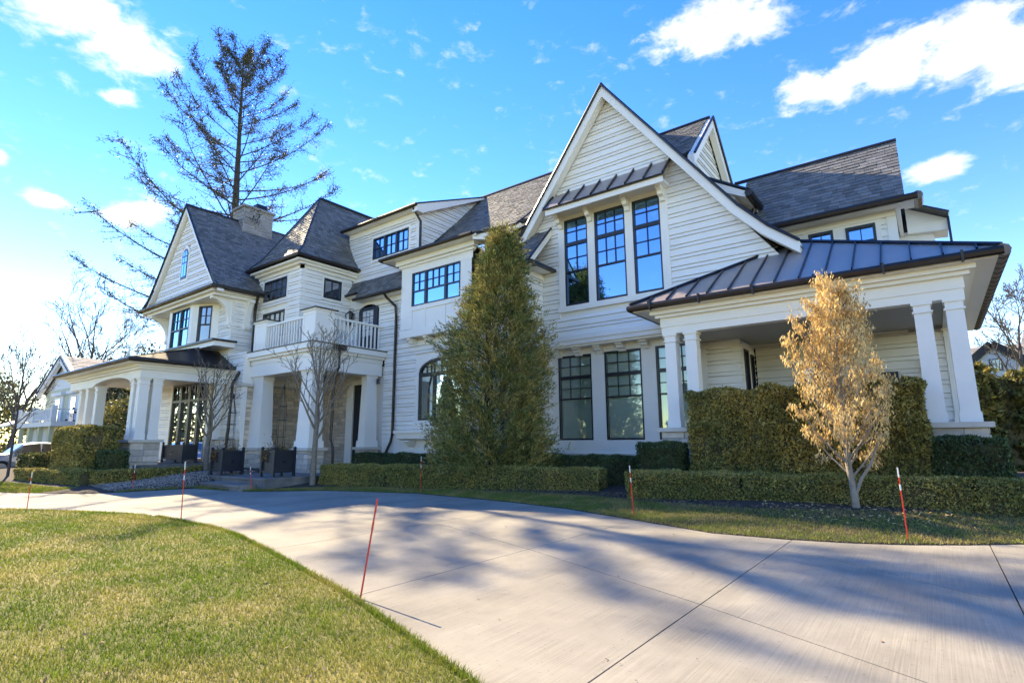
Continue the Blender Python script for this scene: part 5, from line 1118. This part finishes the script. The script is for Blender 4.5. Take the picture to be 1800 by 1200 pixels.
# ------------------------------------------------------------------ porch fan
fan = empty('ceiling_fan', (-1.9, 15.4, 3.75), 'dark ceiling fan under the right porch ceiling', 'ceiling fan')
MB().tube([(-1.9, 15.4, 4.16), (-1.9, 15.4, 3.85)], .02, 6).build('down_rod', MBK, fan); MB().frustum(-1.9, 15.4, 3.72, 3.86, .12, .12, .08, .08).build('motor', MBK, fan)
for i in range(4):
    a = i * math.pi / 2 + .35; MB().beam((-1.9 + .1 * math.cos(a), 15.4 + .1 * math.sin(a), 3.8), (-1.9 + .75 * math.cos(a), 15.4 + .75 * math.sin(a), 3.81), .14, .012).build('blade', MBK, fan)

# ------------------------------------------------------------------ parked car at the far left
def car():
    X, Y0 = -34.2, 5.2    # nose towards +Y, side facing +X
    root = empty('parked_car', (X, Y0 + 2.3, 0), 'silver blue saloon car parked beyond the hedge at the far left', 'car')
    prof = [(0, .45), (.05, .78), (.25, .92), (1.1, .96), (1.55, 1.38), (2.1, 1.46), (2.75, 1.42), (3.55, .98), (4.3, .86), (4.6, .70), (4.65, .42), (4.4, .28), (.2, .28)]
    n = len(prof); secs = [(-.90, .90), (-.80, 1.0), (.80, 1.0), (.90, .90)]; v = []; f = []
    for xo, sc in secs:
        for (yy, zz) in prof: v.append((X + xo * (1 if zz < .95 else .82), Y0 + yy, .28 + (zz - .28) * (sc if zz < .95 else 1 - (1 - sc) * .3)))
    for s in range(3):
        for i in range(n): f.append((s * n + i, s * n + (i + 1) % n, (s + 1) * n + (i + 1) % n, (s + 1) * n + i))
    f += [tuple(range(n)), tuple(3 * n + i for i in range(n))[::-1]]; mesh_obj('body', v, f, MCARB, root)
    for poly in ([(1.28, .98), (1.62, 1.33), (2.15, 1.39), (2.2, .98)], [(2.28, .98), (2.24, 1.39), (2.68, 1.36), (3.3, .99)]):
        MB().prism([(X + .90 - .16 * max(0, (z - .96) / .46) * 1 + .012, Y0 + y, z) for y, z in poly], (.004, 0, 0)).build('side_window', MGD, root)
    MB().prism([(X - .62, Y0 + 3.5, 1.02), (X + .62, Y0 + 3.5, 1.02), (X + .55, Y0 + 2.8, 1.42), (X - .55, Y0 + 2.8, 1.42)], (0, .01, .012)).build('windscreen', MGD, root)
    for y in (.85, 3.75):
        w = MB().tube([(X + .74, Y0 + y, .33), (X + .93, Y0 + y, .33)], .33, 20).build('wheel', MTYRE, root); MB().tube([(X + .92, Y0 + y, .33), (X + .945, Y0 + y, .33)], .21, 14).build('rim', MCHR, w)
    MB().box(X + .9, X + 1.05, Y0 + 3.05, Y0 + 3.25, .95, 1.1).build('door_mirror', MCARB, root); MB().box(X + .86, X + .925, Y0 + 2.0, Y0 + 2.2, .82, .86).box(X + .86, X + .925, Y0 + 3.0, Y0 + 3.15, .82, .86).build('door_handle', MCHR, root)
    MB().prism([(X + .80, Y0 + 4.35, .70), (X + .80, Y0 + 4.6, .64), (X + .80, Y0 + 4.6, .76), (X + .80, Y0 + 4.3, .82)], (.1, 0, 0)).build('headlight', MWH, root)
car()

# ------------------------------------------------------------------ neighbouring houses
def neighbour():
    root = empty('neighbour_house', (-60, 17, 0), 'pale green neighbouring house with white balcony behind the silver car', 'house')
    F, FR = Front(14.4), Right(-56.0)
    MB().box(-65.6, -56.0, 14.4, 30, 0, 6.1).build('wall', MYEL, root)
    for i in range(14):
        MB().fbox(F, -65.6, -56.0, 3.2 + i * .21, 3.39 + i * .21, 0, .03).build('clapboard', MYEL, root); MB().fbox(FR, 14.4, 24, 3.2 + i * .21, 3.39 + i * .21, 0, .03).build('clapboard', MYEL, root)
    MB().prism([F.P(-66, 6.1), F.P(-55.6, 6.1), F.P(-60.8, 8.7)], (0, .3, 0)).build('gable', MNW, root)
    MB().beam((-66.6, 14.0, 5.9), (-60.8, 14.0, 8.85), .7, .3, (0, 1, 0)).beam((-60.8, 14.0, 8.85), (-55.0, 14.0, 5.9), .7, .3, (0, 1, 0)).build('rake_board', MNW, root)
    slates([(-55.0, 13.8, 6.0), (-55.0, 32, 6.0), (-60.8, 32, 9.0), (-60.8, 13.8, 9.0)], root, expo=.35, wid=.6, mat=MNR); slates([(-66.6, 32, 6.0), (-66.6, 13.8, 6.0), (-60.8, 13.8, 9.0), (-60.8, 32, 9.0)], root, expo=.35, wid=.6, mat=MNR)
    MB().box(-59.9, -59.2, 22.4, 23.6, 8.2, 9.6).build('chimney', MBARKB, root)
    for u in (-62.6, -58.2):
        w = MB().fbox(F, u, u + 2.6, 3.1, 5.5, .03, .12).build('window', MNW, root); MB().fbox(F, u + .75, u + 1.85, 3.2, 5.2, .12, .16).build('pane', MGD, w); MB().fbox(F, u - .2, u + 2.8, 5.5, 5.8, .03, .35).build('pediment', MNW, w)
    MB().box(-68, -55.2, 12.6, 14.38, 2.75, 3.15).build('balcony_deck', MNW, root); MB().box(-66, -56.2, 13.4, 14.38, 0, 2.75).build('ground_wall', MNW, root)
    r = MB().box(-66, -55.3, 12.66, 12.8, 4.05, 4.15).box(-66, -55.3, 12.66, 12.8, 3.25, 3.33).box(-55.45, -55.3, 12.8, 14.38, 4.05, 4.15).build('railing', MNW, root)
    for i in range(24): MB().box(-65.9 + i * .44, -65.72 + i * .44, 12.68, 12.78, 3.33, 4.05).build('baluster', MNW, r)
    for x in (-66.2, -60.8, -55.4): MB().box(x - .25, x + .25, 12.55, 12.9, 3.15, 4.4).build('post', MNW, root)
    for x in (-65, -62, -59, -56): MB().box(x - .2, x + .2, 12.7, 13.0, 0, 2.75).build('porch_column', MYEL, root)
    MB().prism([(-72, 12.0, 2.9), (-66.5, 12.0, 2.9), (-66.5, 15, 4.1), (-72, 15, 4.1)], (0, 0, .12)).build('lean_to_roof', MNW, root)
neighbour()
def neighbour_right():
    root = empty('neighbour_house', (6.5, 62, 0), 'far house with pale blue gable and shingle roof above the right hedge', 'house')
    F = Front(60.0); MB().box(.5, 16, 60.1, 70, 0, 7.6).build('wall', MNW, root)
    slates([(.2, 59.9, 6.4), (17, 59.9, 6.4), (17, 64.5, 9.5), (.2, 64.5, 9.5)], root, expo=.4, wid=.7, mat=MNR); slates([(6.0, 59.6, 8.0), (17, 59.6, 8.0), (17, 65, 12.4), (7.6, 65, 12.4)], root, expo=.4, wid=.7, mat=MNR)
    MB().prism([(2.3, 58.6, 5.2), (6.3, 58.6, 5.2), (6.3, 58.6, 7.1), (4.35, 58.6, 8.75), (2.3, 58.6, 6.9)], (0, 2.5, 0)).build('gable', MNB, root)
    MB().beam((2.0, 58.5, 6.75), (4.35, 58.5, 8.95), .6, .18, (0, 1, 0)).beam((4.35, 58.5, 8.95), (6.9, 58.5, 6.85), .6, .18, (0, 1, 0)).build('gable_roof_edge', MDS, root)
    w = MB().fbox(Front(58.6), 4.05, 4.85, 6.75, 7.7, .0, .06).build('window', MBK, root); MB().fbox(Front(58.6), 4.12, 4.43, 6.82, 7.63, .06, .08).fbox(Front(58.6), 4.47, 4.78, 6.82, 7.63, .06, .08).build('pane', MGD, w)
neighbour_right()
mesh_obj('side_drive', [(3.0, 13.6, .006), (14, 13.6, .006), (14, 24, .006), (2.2, 24, .006)], [(0, 1, 2, 3)], MASPH)['kind'] = 'structure'

def tree_line():
    n = 26000; k = rng.integers(0, 26, n); cx = -62 + 4.4 * np.arange(26) + rng.normal(0, 1.2, 26); cy = -34 + rng.normal(0, 3, 26); cx[:9] = -66 + rng.normal(0, 3, 9); cy[:9] = np.linspace(-38, 4, 9); hh = rng.uniform(7, 13, 26); rr = rng.uniform(2.6, 4.2, 26)
    t = rng.uniform(0, 1, n) ** .8; a = rng.uniform(0, 6.283, n); r = rr[k] * (1 - t * .8) * np.sqrt(rng.uniform(.1, 1, n))
    c = np.stack([cx[k] + np.cos(a) * r, cy[k] + np.sin(a) * r, .3 + t * hh[k]], 1)
    tag(np_mesh('tree_line', leaf_quads(c, rdir(n), rdir(n), rng.uniform(.5, 1.0, n), rng.uniform(.25, .5, n)), 4, LSPR), 'dark line of trees mirrored in the ground floor windows', 'trees', kind='stuff')
tree_line()

q = cone(in_lawn_pts(-13, -2, .5, 4.5, 420)); n = len(q); c = np.stack([q[:, 0], q[:, 1], np.array([lawn_z(a, b) for a, b in q]) + .035], 1)
tag(np_mesh('fallen_leaves', leaf_quads(c, unit(rdir(n) * np.array([1, 1, .3])), unit(rdir(n) * .6 + np.array([0, 0, 1])), rng.uniform(.02, .05, n), rng.uniform(.012, .025, n)), 4, bpy.data.materials['dead_leaf']), 'few brown leaves scattered on the front lawn', 'leaves', kind='stuff')

x = rng.uniform(-13, 1.2, 160); q = np.stack([x, np.interp(x, la, lb) + rng.uniform(.05, 1, 160) ** .7 * (np.interp(x, ea, eb) - np.interp(x, la, lb))], 1); n = len(q); c = np.concatenate([q, np.full((n, 1), .008)], 1)
tag(np_mesh('driveway_debris', leaf_quads(c, unit(rdir(n) * np.array([1, 1, .15])), unit(rdir(n) * .4 + np.array([0, 0, 1])), rng.uniform(.012, .045, n), rng.uniform(.008, .022, n)), 4, bpy.data.materials['dead_leaf']), 'tiny twigs and leaf crumbs scattered on the concrete', 'debris', kind='stuff')

n = 420; r_ = np.sqrt(rng.uniform(0, 1, n)) * 1.5; a_ = rng.uniform(0, 6.283, n); c = np.stack([-1.25 + r_ * np.cos(a_), 11.3 + r_ * np.sin(a_) * .8, np.zeros(n)], 1); c = c[c[:, 1] > np.interp(c[:, 0], ea, eb) - .3]; n = len(c)
c[:, 2] = [max(terrain(p[0], p[1]), .0) + .03 for p in c]
tag(np_mesh('fallen_leaves', leaf_quads(c, unit(rdir(n) * np.array([1, 1, .25])), unit(rdir(n) * .5 + np.array([0, 0, 1])), rng.uniform(.04, .09, n), rng.uniform(.015, .035, n)), 4, LTAN), 'dry golden leaves dropped round the foot of the golden tree', 'leaves', kind='stuff')
